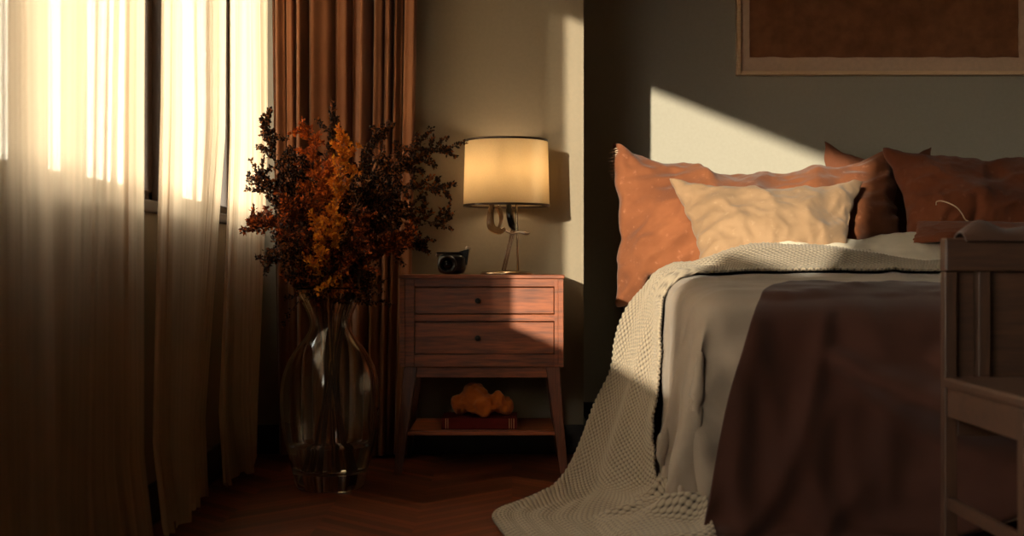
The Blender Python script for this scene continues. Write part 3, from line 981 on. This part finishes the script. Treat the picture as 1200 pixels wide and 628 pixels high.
bm = bmesh.new()
nx, ny, nz = 40, 50, 8
r = bmesh.ops.create_cube(bm, size=1.0)
bmesh.ops.subdivide_edges(bm, edges=bm.edges[:], cuts=24, use_grid_fill=True)
for v in bm.verts:
    x, y, z = v.co.x * 2, v.co.y * 2, v.co.z * 2          # -1..1
    rr = .055
    hx, hy, hz = (BX1 - BX0) / 2 - .005, (BY1 - BY0) / 2 - .005, .5
    P = Vector((x * hx, y * hy, 0))
    yy = (BY0 + BY1) / 2 + P.y
    top, bot = mtop(yy), .285
    P.z = bot + (z + 1) / 2 * (top - bot)
    # round the edges
    q = Vector((max(abs(P.x) - (hx - rr), 0), max(abs(P.y) - (hy - rr), 0), max(abs(P.z - (top + bot) / 2) - ((top - bot) / 2 - rr), 0)))
    if q.length > rr:
        cpt = Vector((math.copysign(min(abs(P.x), hx - rr), P.x), math.copysign(min(abs(P.y), hy - rr), P.y), (top + bot) / 2 + math.copysign(min(abs(P.z - (top + bot) / 2), (top - bot) / 2 - rr), P.z - (top + bot) / 2)))
        dlt = P - cpt
        P = cpt + dlt.normalized() * rr
    v.co = Vector(((BX0 + BX1) / 2 + P.x, yy + (P.y - (yy - (BY0 + BY1) / 2)), P.z))
matt = me_obj('mattress', bm, M['mattress'], bed, smooth=True)


# --- simple stand floor for the cloth to land on while it is laid out (removed afterwards)
def temp_floor():
    bm = boxes((-1.5, 3, 1.8, 5.1, -.2, -.002))
    return me_obj('landing', bm, None)


def temp_bed():
    bm = bmesh.new()
    src = matt.data
    bm.from_mesh(src)
    box(bm, BX0 - .012, BX1, BY0 - .012, BY1, -.01, .33)
    return me_obj('landing', bm, None)


def cloth_grid(name, x0, x1, y0, y1, z, step, m, fz=None, skew=0.0, seed=0):
    nu, nv = int((x1 - x0) / step) + 1, int((y1 - y0) / step) + 1
    V, UV = [], []
    for i in range(nu):
        for j in range(nv):
            x, y = x0 + (x1 - x0) * i / (nu - 1), y0 + (y1 - y0) * j / (nv - 1)
            xs = x + skew * (y1 - y) * (1 - i / (nu - 1))
            V.append((xs, y, z + (fz(xs, y) if fz else 0) + .004 * noise.noise(Vector((x * 7, y * 7, seed)))))
            UV.append((x, y))
    return np_obj(name, V, grid_faces(nu, nv), m, None, UV), nu, nv


fl, tb = temp_floor(), temp_bed()
duvet, dnu, dnv = cloth_grid('duvet', -.15, 2.0, 2.50, 4.22, .035, .024, M['duvet'], seed=2,
                             fz=lambda x, y: mtop(y) + .007 * math.sin(x * 19 + 3 * y) + .005 * math.sin(x * 31 - 7 * y))
held = [i * dnv + j for i in range(dnu) for j in range(dnv) if (j >= dnv - 3 and i > dnu * .30) or i >= dnu - 3]
simulate(duvet, 60, (fl, tb), mass=.4, tension=14, bend=.9, dist=.010, quality=6, air=1.5, pin=held, shrink=-.02)
tag(duvet, 'taupe linen duvet spread over the bed and hanging down its left side', 'duvet')
# long soft wrinkles in the linen, running down the drop
co_ = [v.co.copy() for v in duvet.data.vertices]
for i in range(dnu):
    for j in range(dnv):
        k_ = i * dnv + j
        x_, y_ = -.15 + 2.15 * i / (dnu - 1), 2.50 + 1.72 * j / (dnv - 1)
        wv = Vector((x_ * 2.2 + .25 * y_, y_ * 13 - x_ * 3.5, 1.7))
        r_ = (1 - abs(noise.noise(wv))) ** 3 + .5 * (1 - abs(noise.noise(wv * 2.1))) ** 3 - .7
        co_[k_] += duvet.data.vertices[k_].normal * (.011 * r_) * (1 if duvet.data.vertices[k_].normal.z > -.3 else -1)
for v, p in zip(duvet.data.vertices, co_):
    v.co = p
duvet.data.update()
for o_ in (fl, tb):
    bpy.data.objects.remove(o_, do_unlink=True)
for o_, th in ((duvet, .008),):
    sm = o_.modifiers.new('soft', 'SUBSURF')
    sm.levels = sm.render_levels = 1
    so = o_.modifiers.new('thick', 'SOLIDIFY')
    so.thickness = th
    so.offset = -1
    try:
        so.use_even_offset = False
    except Exception:
        pass


# ------------------------------------------------------------------ pillows
def pillow_shape(seed, ax, ay_, pressure=5.0, n=54, m=40, frames=30, shrink=-.10, keep=.55):
    """inflate a sewn cloth bag of the given size; returns verts in plane units (s, t, w) and the faces"""
    V, idx = [], {}
    for side in (1, -1):
        for i in range(n):
            for j in range(m):
                b = i in (0, n - 1) or j in (0, m - 1)
                if b and side == -1:
                    idx[(i, j, side)] = idx[(i, j, 1)]
                    continue
                idx[(i, j, side)] = len(V)
                x, y = (i / (n - 1) - .5) * ax, (j / (m - 1) - .5) * ay_
                V.append((x, y, 0 if b else side * (.004 + .004 * noise.noise(Vector((x * 9, y * 9, seed * 3 + side))))))
    F = []
    for side in (1, -1):
        for i in range(n - 1):
            for j in range(m - 1):
                f = (idx[(i, j, side)], idx[(i + 1, j, side)], idx[(i + 1, j + 1, side)], idx[(i, j + 1, side)])
                F.append(f if side == 1 else f[::-1])
    o = np_obj('pillow', V, F, None)
    co = simulate(o, frames, gravity=0.0, pressure=pressure, shrink=shrink, mass=.25, tension=18, bend=.25, quality=5)
    bpy.data.objects.remove(o, do_unlink=True)
    co = co - co.mean(axis=0)
    co[:, 0] = co[:, 0] / ax + .5
    co[:, 1] = co[:, 1] / ay_ + .5
    R0 = np.array(V)
    co[:, 0] = keep * (R0[:, 0] / ax + .5) + (1 - keep) * co[:, 0]
    co[:, 1] = keep * (R0[:, 1] / ay_ + .5) + (1 - keep) * co[:, 1]
    return co, F


def lag(t):
    return np.array([2 * (t - .5) * (t - 1), -4 * t * (t - 1), 2 * t * (t - .5)])


def pillow(name, label, m, ctrl, seed, thick=1.0, size=(.6, .4), dents=(), pressure=6.0, wrinkle=.004, edge=.010, **kw):
    """ctrl: 3 rows (bottom, middle, top) of 3 points; the inflated bag is laid on that patch"""
    co, F = pillow_shape(seed, size[0], size[1], pressure, **kw)
    G = np.array([[tuple(p) for p in row] for row in ctrl])      # [row t][col s][3]
    V = []
    for s, t_, w in co:
        ls, lt = lag(s), lag(t_)
        P = np.einsum('i,j,ijk->k', lt, ls, G)
        e = 1e-3
        dS = np.einsum('i,j,ijk->k', lt, (lag(s + e) - ls) / e, G)
        dT = np.einsum('i,j,ijk->k', (lag(t_ + e) - lt) / e, ls, G)
        nn = np.cross(dS, dT)
        nn = nn / (np.linalg.norm(nn) + 1e-9)
        ww = w * thick
        fr = 1 if w > 0 else -.3
        for (ds, dt, rad, amt) in dents:
            ww += fr * amt * math.exp(-((s - ds) ** 2 * 1.6 + (t_ - dt) ** 2) / rad ** 2)
        q = Vector((s * 4.2 + .35 * noise.noise(Vector((t_ * 3, s * 2, seed))), t_ * 3.2 + .35 * noise.noise(Vector((s * 3, t_ * 2, seed + 9))), seed * 5.0))
        ridge = (1 - abs(noise.noise(q))) ** 4 - .35 + .55 * ((1 - abs(noise.noise(q * 2.2))) ** 4 - .35) + .3 * ((1 - abs(noise.noise(q * 4.6))) ** 3 - .35)
        ww += (wrinkle * ridge) * (1 if w > 0 else -1) * min(1, abs(w) / .012)
        eb = max(0, 1 - min(s, 1 - s, t_, 1 - t_) / .12)
        P = P + dS / (np.linalg.norm(dS) + 1e-9) * (edge * eb * noise.noise(Vector((t_ * 9, s * 3, seed * 2.0)))) + dT / (np.linalg.norm(dT) + 1e-9) * (edge * eb * noise.noise(Vector((s * 9, t_ * 3, seed * 7.0))))
        P = P + nn * ww
        if P[0] > BX0 + .01:                          # it rests on the mattress
            P[2] = max(P[2], mtop(P[1]) + .008)
        V.append(P)
    o = np_obj(name, V, F, m)
    sm = o.modifiers.new('soft', 'SUBSURF')
    sm.levels = sm.render_levels = 1
    return tag(o, label, 'pillow', 'pillows on the bed')


pillow('pillow', 'large orange pillow with a pointed fringed corner, drooping over the left bed edge', M['orange'],
       [[at(724, 362, 4.62), at(870, 318, 4.50), at(1050, 292, 4.66)],
        [at(722, 258, 4.66), at(890, 258, 4.62), at(1052, 235, 4.74)],
        [at(716, 166, 4.74), at(880, 208, 4.82), at(1052, 178, 4.90)]], 1, .75, (1.0, .55), dents=((.12, .6, .10, -.02), (.35, .9, .2, .01)), wrinkle=.042, keep=.8, edge=.022)
pillow('pillow', 'beige front pillow lying on the throw in front of the large orange one', M['beige'],
       [[at(822, 314, 4.24), at(910, 306, 4.18), at(992, 292, 4.26)],
        [at(806, 262, 4.40), at(905, 262, 4.36), at(1000, 250, 4.42)],
        [at(784, 210, 4.52), at(895, 224, 4.54), at(1010, 212, 4.55)]], 2, .8, (.62, .36), dents=((.88, .4, .14, -.035), (.15, .15, .1, .01)), wrinkle=.017)
pillow('pillow', 'small brown pillow peeking out behind the orange pillow against the wall', M['brownpillow'],
       [[at(955, 290, 4.99), at(1025, 292, 4.98), at(1098, 290, 4.99)],
        [at(962, 228, 4.98), at(1028, 230, 4.97), at(1094, 230, 4.98)],
        [at(966, 164, 5.0), at(1028, 184, 4.99), at(1092, 172, 5.0)]], 3, .35, (.46, .40), wrinkle=.004)
pillow('pillow', 'rust pillow with a pale cord standing at the right of the bed', M['rustpillow'],
       [[at(1060, 285, 4.44), at(1150, 290, 4.42), at(1250, 292, 4.46)],
        [at(1055, 232, 4.58), at(1148, 235, 4.56), at(1254, 235, 4.58)],
        [at(1036, 172, 4.72), at(1140, 186, 4.74), at(1262, 178, 4.74)]], 4, .8, (.62, .40), dents=((.55, .62, .16, -.04),), wrinkle=.017)
pillow('pillow', 'flat orange pillow lying at the right edge in front of the rust pillow', M['rustpillow'],
       [[at(1070, 284, 4.24), at(1130, 286, 4.22), at(1215, 287, 4.24)],
        [at(1072, 271, 4.30), at(1132, 270, 4.29), at(1216, 272, 4.30)],
        [at(1076, 260, 4.38), at(1135, 259, 4.37), at(1215, 262, 4.38)]], 5, .22, (.42, .22), wrinkle=.003)

# cord tie of the rust pillow
pc = bpy.data.objects.get('pillow.003')
bm = bmesh.new()
tube(bm, catmull([at(1097, 240, 4.44), at(1098, 236, 4.43), at(1106, 236, 4.42), at(1120, 242, 4.40), at(1127, 250, 4.385), at(1131, 257, 4.37), at(1138, 261, 4.365)], 30), .0022, 6)
me_obj('cord_tie', bm, M['cord'], pc, smooth=True)['label'] = 'pale cord tie'
# fringe at the pointed corner
po = bpy.data.objects.get('pillow')
bm = bmesh.new()
rnd = random.Random(4)
for i in range(16):
    u, v = 722 + 1.2 * math.sin(i) + i * .12, 174 + i * 2.2
    p0 = at(u, v, 4.70)
    p1 = p0 + Vector((-.018 - rnd.random() * .014, rnd.uniform(-.006, .004), rnd.uniform(-.012, .003)))
    tube(bm, [p0 + Vector((.004, 0, 0)), p0, p0.lerp(p1, .6) + Vector((0, 0, -.001)), p1], [.0018, .0018, .0014, .0008], 5)
me_obj('fringe', bm, M['cord'], po)

# ------------------------------------------------------------------ turned-back sheet
def ribbon(name, rows, m, nu, nv, bump, seed, thick=.006, uvscale=None):
    """rows: list of cross lines (each a list of points); smooth surface through them"""
    R = np.array([catmull([tuple(p) for p in r], nv) for r in rows])        # rows x nv x 3
    S = np.array([catmull(R[:, j], nu) for j in range(nv)]).transpose(1, 0, 2)
    return S


def finish_ribbon(name, S, m, thick, uv=None, sub=1):
    nu, nv = S.shape[:2]
    if uv is None:
        L = np.zeros((nu, nv, 2))
        L[1:, :, 0] = np.cumsum(np.linalg.norm(np.diff(S, axis=0), axis=2), axis=0).mean(axis=1)[:, None]
        L[:, 1:, 1] = np.cumsum(np.linalg.norm(np.diff(S, axis=1), axis=2), axis=1)
        L[:, :, 1] -= L[:, nv // 2, 1][:, None]
        uv = L.reshape(-1, 2)
    o = np_obj(name, S.reshape(-1, 3), grid_faces(nu, nv), m, None, uv)
    if sub:
        sm = o.modifiers.new('soft', 'SUBSURF')
        sm.levels = sm.render_levels = sub
    so = o.modifiers.new('thick', 'SOLIDIFY')
    so.thickness = thick
    so.offset = 0
    return o


def push_out(S, bvhs, gap, it=2, smooth=1):
    nu, nv = S.shape[:2]
    for _ in range(it):
        for b in bvhs:
            for i in range(nu):
                for j in range(nv):
                    p = Vector(S[i, j])
                    loc, nr, idx, d = b.find_nearest(p)
                    if loc is None:
                        continue
                    if nr.z < -.2:
                        nr = -nr
                    s = (p - loc).dot(nr)
                    if s < gap and d < .15:
                        S[i, j] = np.array(p + nr * (gap - s))
        for _ in range(smooth):
            T = S.copy()
            T[1:-1] = .5 * S[1:-1] + .25 * (S[:-2] + S[2:])
            S = T
            T = S.copy()
            T[:, 1:-1] = .5 * S[:, 1:-1] + .25 * (S[:, :-2] + S[:, 2:])
            S = T
    return S


def lay_on(S, bvhs, gap, mode, smooth=2, it=2):
    """lift cloth points clear of what they lie on: mode(p) names the side they lie on ('top', 'foot' or 'left')"""
    for k in range(it):
        for i in range(S.shape[0]):
            for j in range(S.shape[1]):
                p = S[i, j]
                for m_ in mode(p, i / (S.shape[0] - 1)):
                    for b in bvhs:
                        if m_ == 'top':
                            h = b.ray_cast(Vector((p[0], p[1], 1.3)), Vector((0, 0, -1)))[0]
                            if h is not None and p[2] < h.z + gap:
                                p[2] = h.z + gap
                        elif m_ == 'low':
                            h = b.ray_cast(Vector((p[0], p[1], .10)), Vector((0, 0, -1)))[0]
                            if h is not None and p[2] < h.z + gap:
                                p[2] = h.z + gap
                        elif m_ == 'foot':
                            h = b.ray_cast(Vector((p[0], 1.5, p[2])), Vector((0, 1, 0)))[0]
                            if h is not None and p[1] > h.y - gap:
                                p[1] = h.y - gap
                        else:
                            h = b.ray_cast(Vector((-.6, p[1], p[2])), Vector((1, 0, 0)))[0]
                            if h is not None and p[0] > h.x - gap:
                                p[0] = h.x - gap
        if k < it - 1:
            for _ in range(smooth):
                S[1:-1] = .5 * S[1:-1] + .25 * (S[:-2] + S[2:])
                S[:, 1:-1] = .5 * S[:, 1:-1] + .25 * (S[:, :-2] + S[:, 2:])
    for _ in range(2):
        S[1:-1] = .5 * S[1:-1] + .25 * (S[:-2] + S[2:])
        S[:, 1:-1] = .5 * S[:, 1:-1] + .25 * (S[:, :-2] + S[:, 2:])
    return S


def bvh_of(o, up=True):
    dg = bpy.context.evaluated_depsgraph_get()
    bpy.context.view_layer.update()
    me = o.data
    return BVHTree.FromPolygons([o.matrix_world @ v.co for v in me.vertices], [tuple(p.vertices) for p in me.polygons])


bpy.context.view_layer.update()
b_duvet = bvh_of(duvet)
b_matt = bvh_of(matt)
S = ribbon('sheet', [[at(846, 310, 4.36), at(850, 306, 4.26), at(856, 312, 4.12)],
                     [at(905, 292, 4.40), at(908, 281, 4.28), at(912, 300, 4.10)],
                     [at(960, 286, 4.44), at(962, 278, 4.32), at(964, 300, 4.12)],
                     [at(1010, 284, 4.50), at(1010, 284, 4.36), at(1010, 304, 4.12)],
                     [at(1060, 276, 4.50), at(1062, 276, 4.38), at(1068, 306, 4.10)],
                     [at(1110, 276, 4.50), at(1118, 279, 4.38), at(1122, 310, 4.10)],
                     [at(1200, 280, 4.50), at(1210, 284, 4.38), at(1215, 312, 4.10)]], None, 90, 24, 0, 1)
for i in range(90):
    for j in range(24):
        q = Vector((S[i, j, 0] * 9, S[i, j, 1] * 7, 2.0))
        S[i, j, 2] += .012 * noise.noise(q) + .007 * (1 - abs(noise.noise(q * 2.2))) ** 2
sheet = finish_ribbon('bed_sheet', S, M['sheet'], .004)
tag(sheet, 'white cotton sheet turned back below the pillows', 'sheet')

# ------------------------------------------------------------------ bedspread over the foot
XS2 = 2.03
left = [at(935, 341, 3.27), at(903, 346, 3.19), at(890, 354, 3.11), at(878, 376, 3.05), at(864, 420, 3.03), at(850, 470, 3.02), at(838, 530, 3.0), at(828, 585, 2.98), at(822, 620, 2.95), at(821, 636, 2.92)]
rows = []
for k_, p in enumerate(left):
    y_far = [3.24, 3.18, 3.11, 3.06, 3.03, 3.02, 3.01, 3.0, 2.98, 2.95][k_]
    z_ = p.z
    rows.append([p, Vector((p.x + (XS2 - p.x) * .25, p.y + (y_far - p.y) * .3, z_ + .004)), Vector((p.x + (XS2 - p.x) * .6, p.y + (y_far - p.y) * .7, z_)), Vector((XS2, y_far, z_))])
S = ribbon('spread', rows, None, 130, 150, 0, 1)
for i in range(130):
    for j in range(150):
        f, g = i / 129, j / 149
        drop = min(1, max(0, (f - .22) / .2))
        q = Vector((S[i, j, 0] * 6 + f * 1.2, f * 1.4, 8.0))
        wv = (1 - abs(noise.noise(q))) ** 2 + .5 * (1 - abs(noise.noise(q * 2.3))) ** 2 - .8
        S[i, j, 1] -= drop * (.055 * wv + .014)
        S[i, j, 2] += (1 - drop) * .008 * wv
S = lay_on(S, [b_duvet, b_matt], .014, lambda p, f: (['top'] if p[2] > .50 else []) + (['foot'] if p[2] < .56 else []), smooth=2, it=3)
S[:, :, 2] = np.maximum(S[:, :, 2], .012)
spread_ = finish_ribbon('bedspread', S, M['rust'], .007)
tag(spread_, 'rust brown bedspread folded over the foot of the bed behind the chair', 'bedspread')

# ------------------------------------------------------------------ knitted throw
rows = [
    [at(1225, 306, 4.28), at(1225, 310, 4.08), at(1225, 328, 3.82)],
    [at(1110, 305, 4.26), at(1110, 310, 4.06), at(1108, 327, 3.80)],
    [at(1040, 298, 4.24), at(1040, 304, 4.04), at(1035, 327, 3.78)],
    [at(960, 289, 4.24), at(960, 294, 4.02), at(955, 326, 3.76)],
    [at(895, 286, 4.22), at(895, 292, 4.00), at(890, 326, 3.74)],
    [at(830, 304, 4.20), at(850, 300, 3.98), at(850, 335, 3.72)],
    [at(772, 328, 4.18), at(800, 318, 3.98), at(824, 352, 3.70)],
    [at(740, 356, 4.16), at(772, 350, 3.94), at(808, 374, 3.67)],
    [at(722, 398, 4.12), at(756, 398, 3.90), at(793, 408, 3.64)],
    [at(716, 440, 4.06), at(744, 444, 3.86), at(778, 446, 3.62)],
    [at(694, 486, 3.92), at(728, 490, 3.74), at(768, 492, 3.56)],
    [at(672, 536, 3.78), at(712, 540, 3.60), at(768, 540, 3.44)],
    [at(650, 566, 3.66), at(700, 572, 3.50), at(772, 576, 3.34)],
    [at(615, 586, 3.45), at(680, 590, 3.36), at(795, 594, 3.26)],
    [at(580, 604, 3.28), at(665, 612, 3.18), at(815, 612, 3.14)],
    [at(592, 628, 3.03), at(690, 636, 2.96), at(830, 630, 3.02)],
    [at(630, 668, 2.70), at(720, 672, 2.68), at(850, 668, 2.70)],
]
NU, NV = 300, 60
S = ribbon('throw', rows, None, NU, NV, 0, 1)
# soft folds running along its length
for i in range(NU):
    f = i / (NU - 1)
    am = .004 + .012 * min(1, max(0, (f - .35) / .2))
    for j in range(NV):
        t_ = j / (NV - 1)
        du = S[min(i + 1, NU - 1), j] - S[max(i - 1, 0), j]
        dv = S[i, min(j + 1, NV - 1)] - S[i, max(j - 1, 0)]
        n_ = np.cross(du, dv)
        ln_ = np.linalg.norm(n_)
        n_ = n_ / ln_ if ln_ > 1e-9 else np.array((0, 0, 1))
        if n_[2] < 0 and abs(n_[2]) > .3:
            n_ = -n_
        elif abs(n_[2]) <= .3 and n_[0] > 0:
            n_ = -n_
        w = math.sin(2 * PI * (2.1 * t_ + .25 * math.sin(5 * f) + .1)) + .5 * math.sin(2 * PI * (4.3 * t_ - .6 * f + .3))
        q = noise.noise(Vector((f * 16, t_ * 3, 4)))
        S[i, j] += n_ * (am * w + .010 * q)
S = lay_on(S, [b_duvet, b_matt], .013, lambda p, f: ['top'] if p[2] > .56 else ['low'] if f > .74 else ['left'], smooth=4, it=4)
S[:, :, 2] = np.maximum(S[:, :, 2], .010 + .004 * np.sin(np.arange(NV) * .4)[None, :] ** 2)
# the waffle: pockets and ridges worked into the cloth itself
FU, FV, TW, PITCH = 1150, 200, .47, .022
gu, gv = np.linspace(0, NU - 1, FU), np.linspace(0, NV - 1, FV)
iu, iv = np.minimum(gu.astype(int), NU - 2), np.minimum(gv.astype(int), NV - 2)
du_, dv_ = (gu - iu)[:, None, None], (gv - iv)[None, :, None]
Q = (S[iu][:, iv] * (1 - du_) * (1 - dv_) + S[iu + 1][:, iv] * du_ * (1 - dv_) + S[iu][:, iv + 1] * (1 - du_) * dv_ + S[iu + 1][:, iv + 1] * du_ * dv_)
for _ in range(2):
    Q[1:-1] = .5 * Q[1:-1] + .25 * (Q[:-2] + Q[2:])
    Q[:, 1:-1] = .5 * Q[:, 1:-1] + .25 * (Q[:, :-2] + Q[:, 2:])
lu = np.concatenate([[0], np.cumsum(np.linalg.norm(np.diff(Q, axis=0), axis=2).mean(axis=1))])
lv = np.linspace(0, TW, FV)
nq = np.cross(np.gradient(Q, axis=0), np.gradient(Q, axis=1))
nq /= (np.linalg.norm(nq, axis=2, keepdims=True) + 1e-12)
UU, VV = np.meshgrid(lu, lv, indexing='ij')
UR, VR = UU, VV
wob = .0012 * np.sin(UU * 37) + .0012 * np.sin(VV * 51 + UU * 9)
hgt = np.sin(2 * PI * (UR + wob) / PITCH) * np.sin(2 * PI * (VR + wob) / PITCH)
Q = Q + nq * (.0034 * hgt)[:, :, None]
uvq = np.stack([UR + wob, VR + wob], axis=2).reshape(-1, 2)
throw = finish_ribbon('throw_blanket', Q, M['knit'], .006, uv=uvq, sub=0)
tag(throw, 'grey beige waffle-knit throw crossing the bed and trailing onto the floor', 'blanket')

# ------------------------------------------------------------------ chair at the foot of the bed
cy = 2.62
ck = cy / FPX
CX = lambda u: (u - 600) * ck
CZ = lambda v: CAM_H + (314 - v) * ck
x0, x1 = CX(1108), CX(1108) + .46
ch = thing('wooden_chair', 'dark wooden slat-back chair at the foot of the bed, cut off at the right', 'chair', ((x0 + x1) / 2, cy - .2, 0))
me_obj('top_rail', boxes((x0, x1, cy, cy + .035, CZ(318), CZ(279))), M['chair'], ch, bevel=.004)
for xa in (x0, x1 - .026):
    me_obj('back_post', boxes((xa, xa + .026, cy + .004, cy + .032, 0, CZ(318))), M['chair_v'], ch, bevel=.003)
    me_obj('front_leg', boxes((xa, xa + .028, cy - .40, cy - .37, 0, .39)), M['chair_v'], ch, bevel=.003)
    xc = xa + .013
    me_obj('stretcher', boxes((xc - .008, xc + .008, cy - .37, cy + .004, .14, .165)), M['chair'], ch, bevel=.002)
    me_obj('seat_apron', boxes((xc - .008, xc + .008, cy - .37, cy + .004, .33, .39)), M['chair'], ch, bevel=.002)
zlo, zhi = CZ(512), CZ(470)
me_obj('lower_rail', boxes((x0 + .026, x1 - .026, cy + .006, cy + .03, zlo, zhi)), M['chair'], ch, bevel=.003)
for ua, ub in ((1124, 1145), (1164, 1206), (1226, 1268), (1287, 1308)):
    me_obj('back_slat', boxes((CX(ua), CX(ub), cy + .014, cy + .026, zhi, CZ(318))), M['chair'], ch, bevel=.003)
for ua in (1147, 1208.5, 1270):
    me_obj('back_upright', boxes((CX(ua), CX(ua + 15), cy + .002, cy + .030, .412, CZ(318))), M['chair_v'], ch, bevel=.003)
me_obj('seat', boxes((x0 - .004, x1 + .004, cy - .42, cy + .003, .39, .412)), M['chair'], ch, bevel=.006)
me_obj('front_apron', boxes((x0 + .028, x1 - .026, cy - .395, cy - .38, .33, .39)), M['chair'], ch, bevel=.002)

# folded cloth over the chair rail
rows = []
zr = CZ(279)
for (u, hgt) in ((1128, .004), (1140, .020), (1152, .028), (1166, .020), (1180, .010), (1200, .014), (1225, .022), (1260, .012)):
    xx = CX(u)
    rows.append([(xx, cy + .055, zr - .05), (xx, cy + .048, zr + hgt * .4), (xx, cy + .018, zr + .008 + hgt), (xx, cy - .006, zr + .006 + hgt * .3), (xx + .004, cy - .010, zr - .006)])
S = ribbon('cloth', rows, None, 60, 20, 0, 1)
cl = finish_ribbon('folded_cloth', S, M['cloth_dark'], .005)
tag(cl, 'dark brown wool cloth slung over the chair top rail', 'cloth')

# ================================================================== light
w = bpy.data.worlds.new('evening_sky')
SC.world = w
w.use_nodes = True
nt = w.node_tree
for n in list(nt.nodes):
    nt.nodes.remove(n)
out = nt.nodes.new('ShaderNodeOutputWorld')
tcw = nd(nt, 'ShaderNodeTexCoord')
sp = nd(nt, 'ShaderNodeSeparateXYZ', {'Vector': tcw.outputs['Generated']})
mr = nd(nt, 'ShaderNodeMapRange', {'Value': sp.outputs['Z'], 'From Min': -1.0, 'From Max': 1.0})
cr = ramp(nt, mr.outputs[0], [(0.0, (.05, .035, .02)), (.47, (.12, .09, .06)), (.51, (1.0, .92, .78)), (1.0, (.56, .55, .52))])
bg = nd(nt, 'ShaderNodeBackground', {'Color': cr, 'Strength': 18.0})
nt.links.new(bg.outputs[0], out.inputs[0])

sd = bpy.data.lights.new('sun', 'SUN')
sd.energy = 17.0
sd.angle = math.radians(.7)
sd.color = (1.0, .90, .72)
so_ = bpy.data.objects.new('sun', sd)
C.objects.link(so_)
dirv = Vector((.42, 1.0, -.168))
so_.rotation_euler = dirv.to_track_quat('-Z', 'Y').to_euler()
so_.location = (-6, -10, 3)

# ================================================================== camera
cd = bpy.data.cameras.new('camera')
cd.sensor_width = 36
cd.lens = 36 * FPX / 1200
cd.clip_start = .05
cd.dof.use_dof = True
cd.dof.focus_distance = 4.1
cd.dof.aperture_fstop = 3.2
cam = bpy.data.objects.new('camera', cd)
C.objects.link(cam)
cam.location = (0, 0, CAM_H)
cam.rotation_euler = (PI / 2, 0, 0)
SC.camera = cam
SC.view_settings.view_transform = 'Standard'
SC.view_settings.look = 'None'
SC.view_settings.exposure = 0.0
SC.view_settings.gamma = 1.0
SC.view_settings.use_curve_mapping = False
SC.cycles.max_bounces = 10
SC.cycles.transparent_max_bounces = 16
SC.cycles.sample_clamp_indirect = 4.0
SC.frame_set(1)
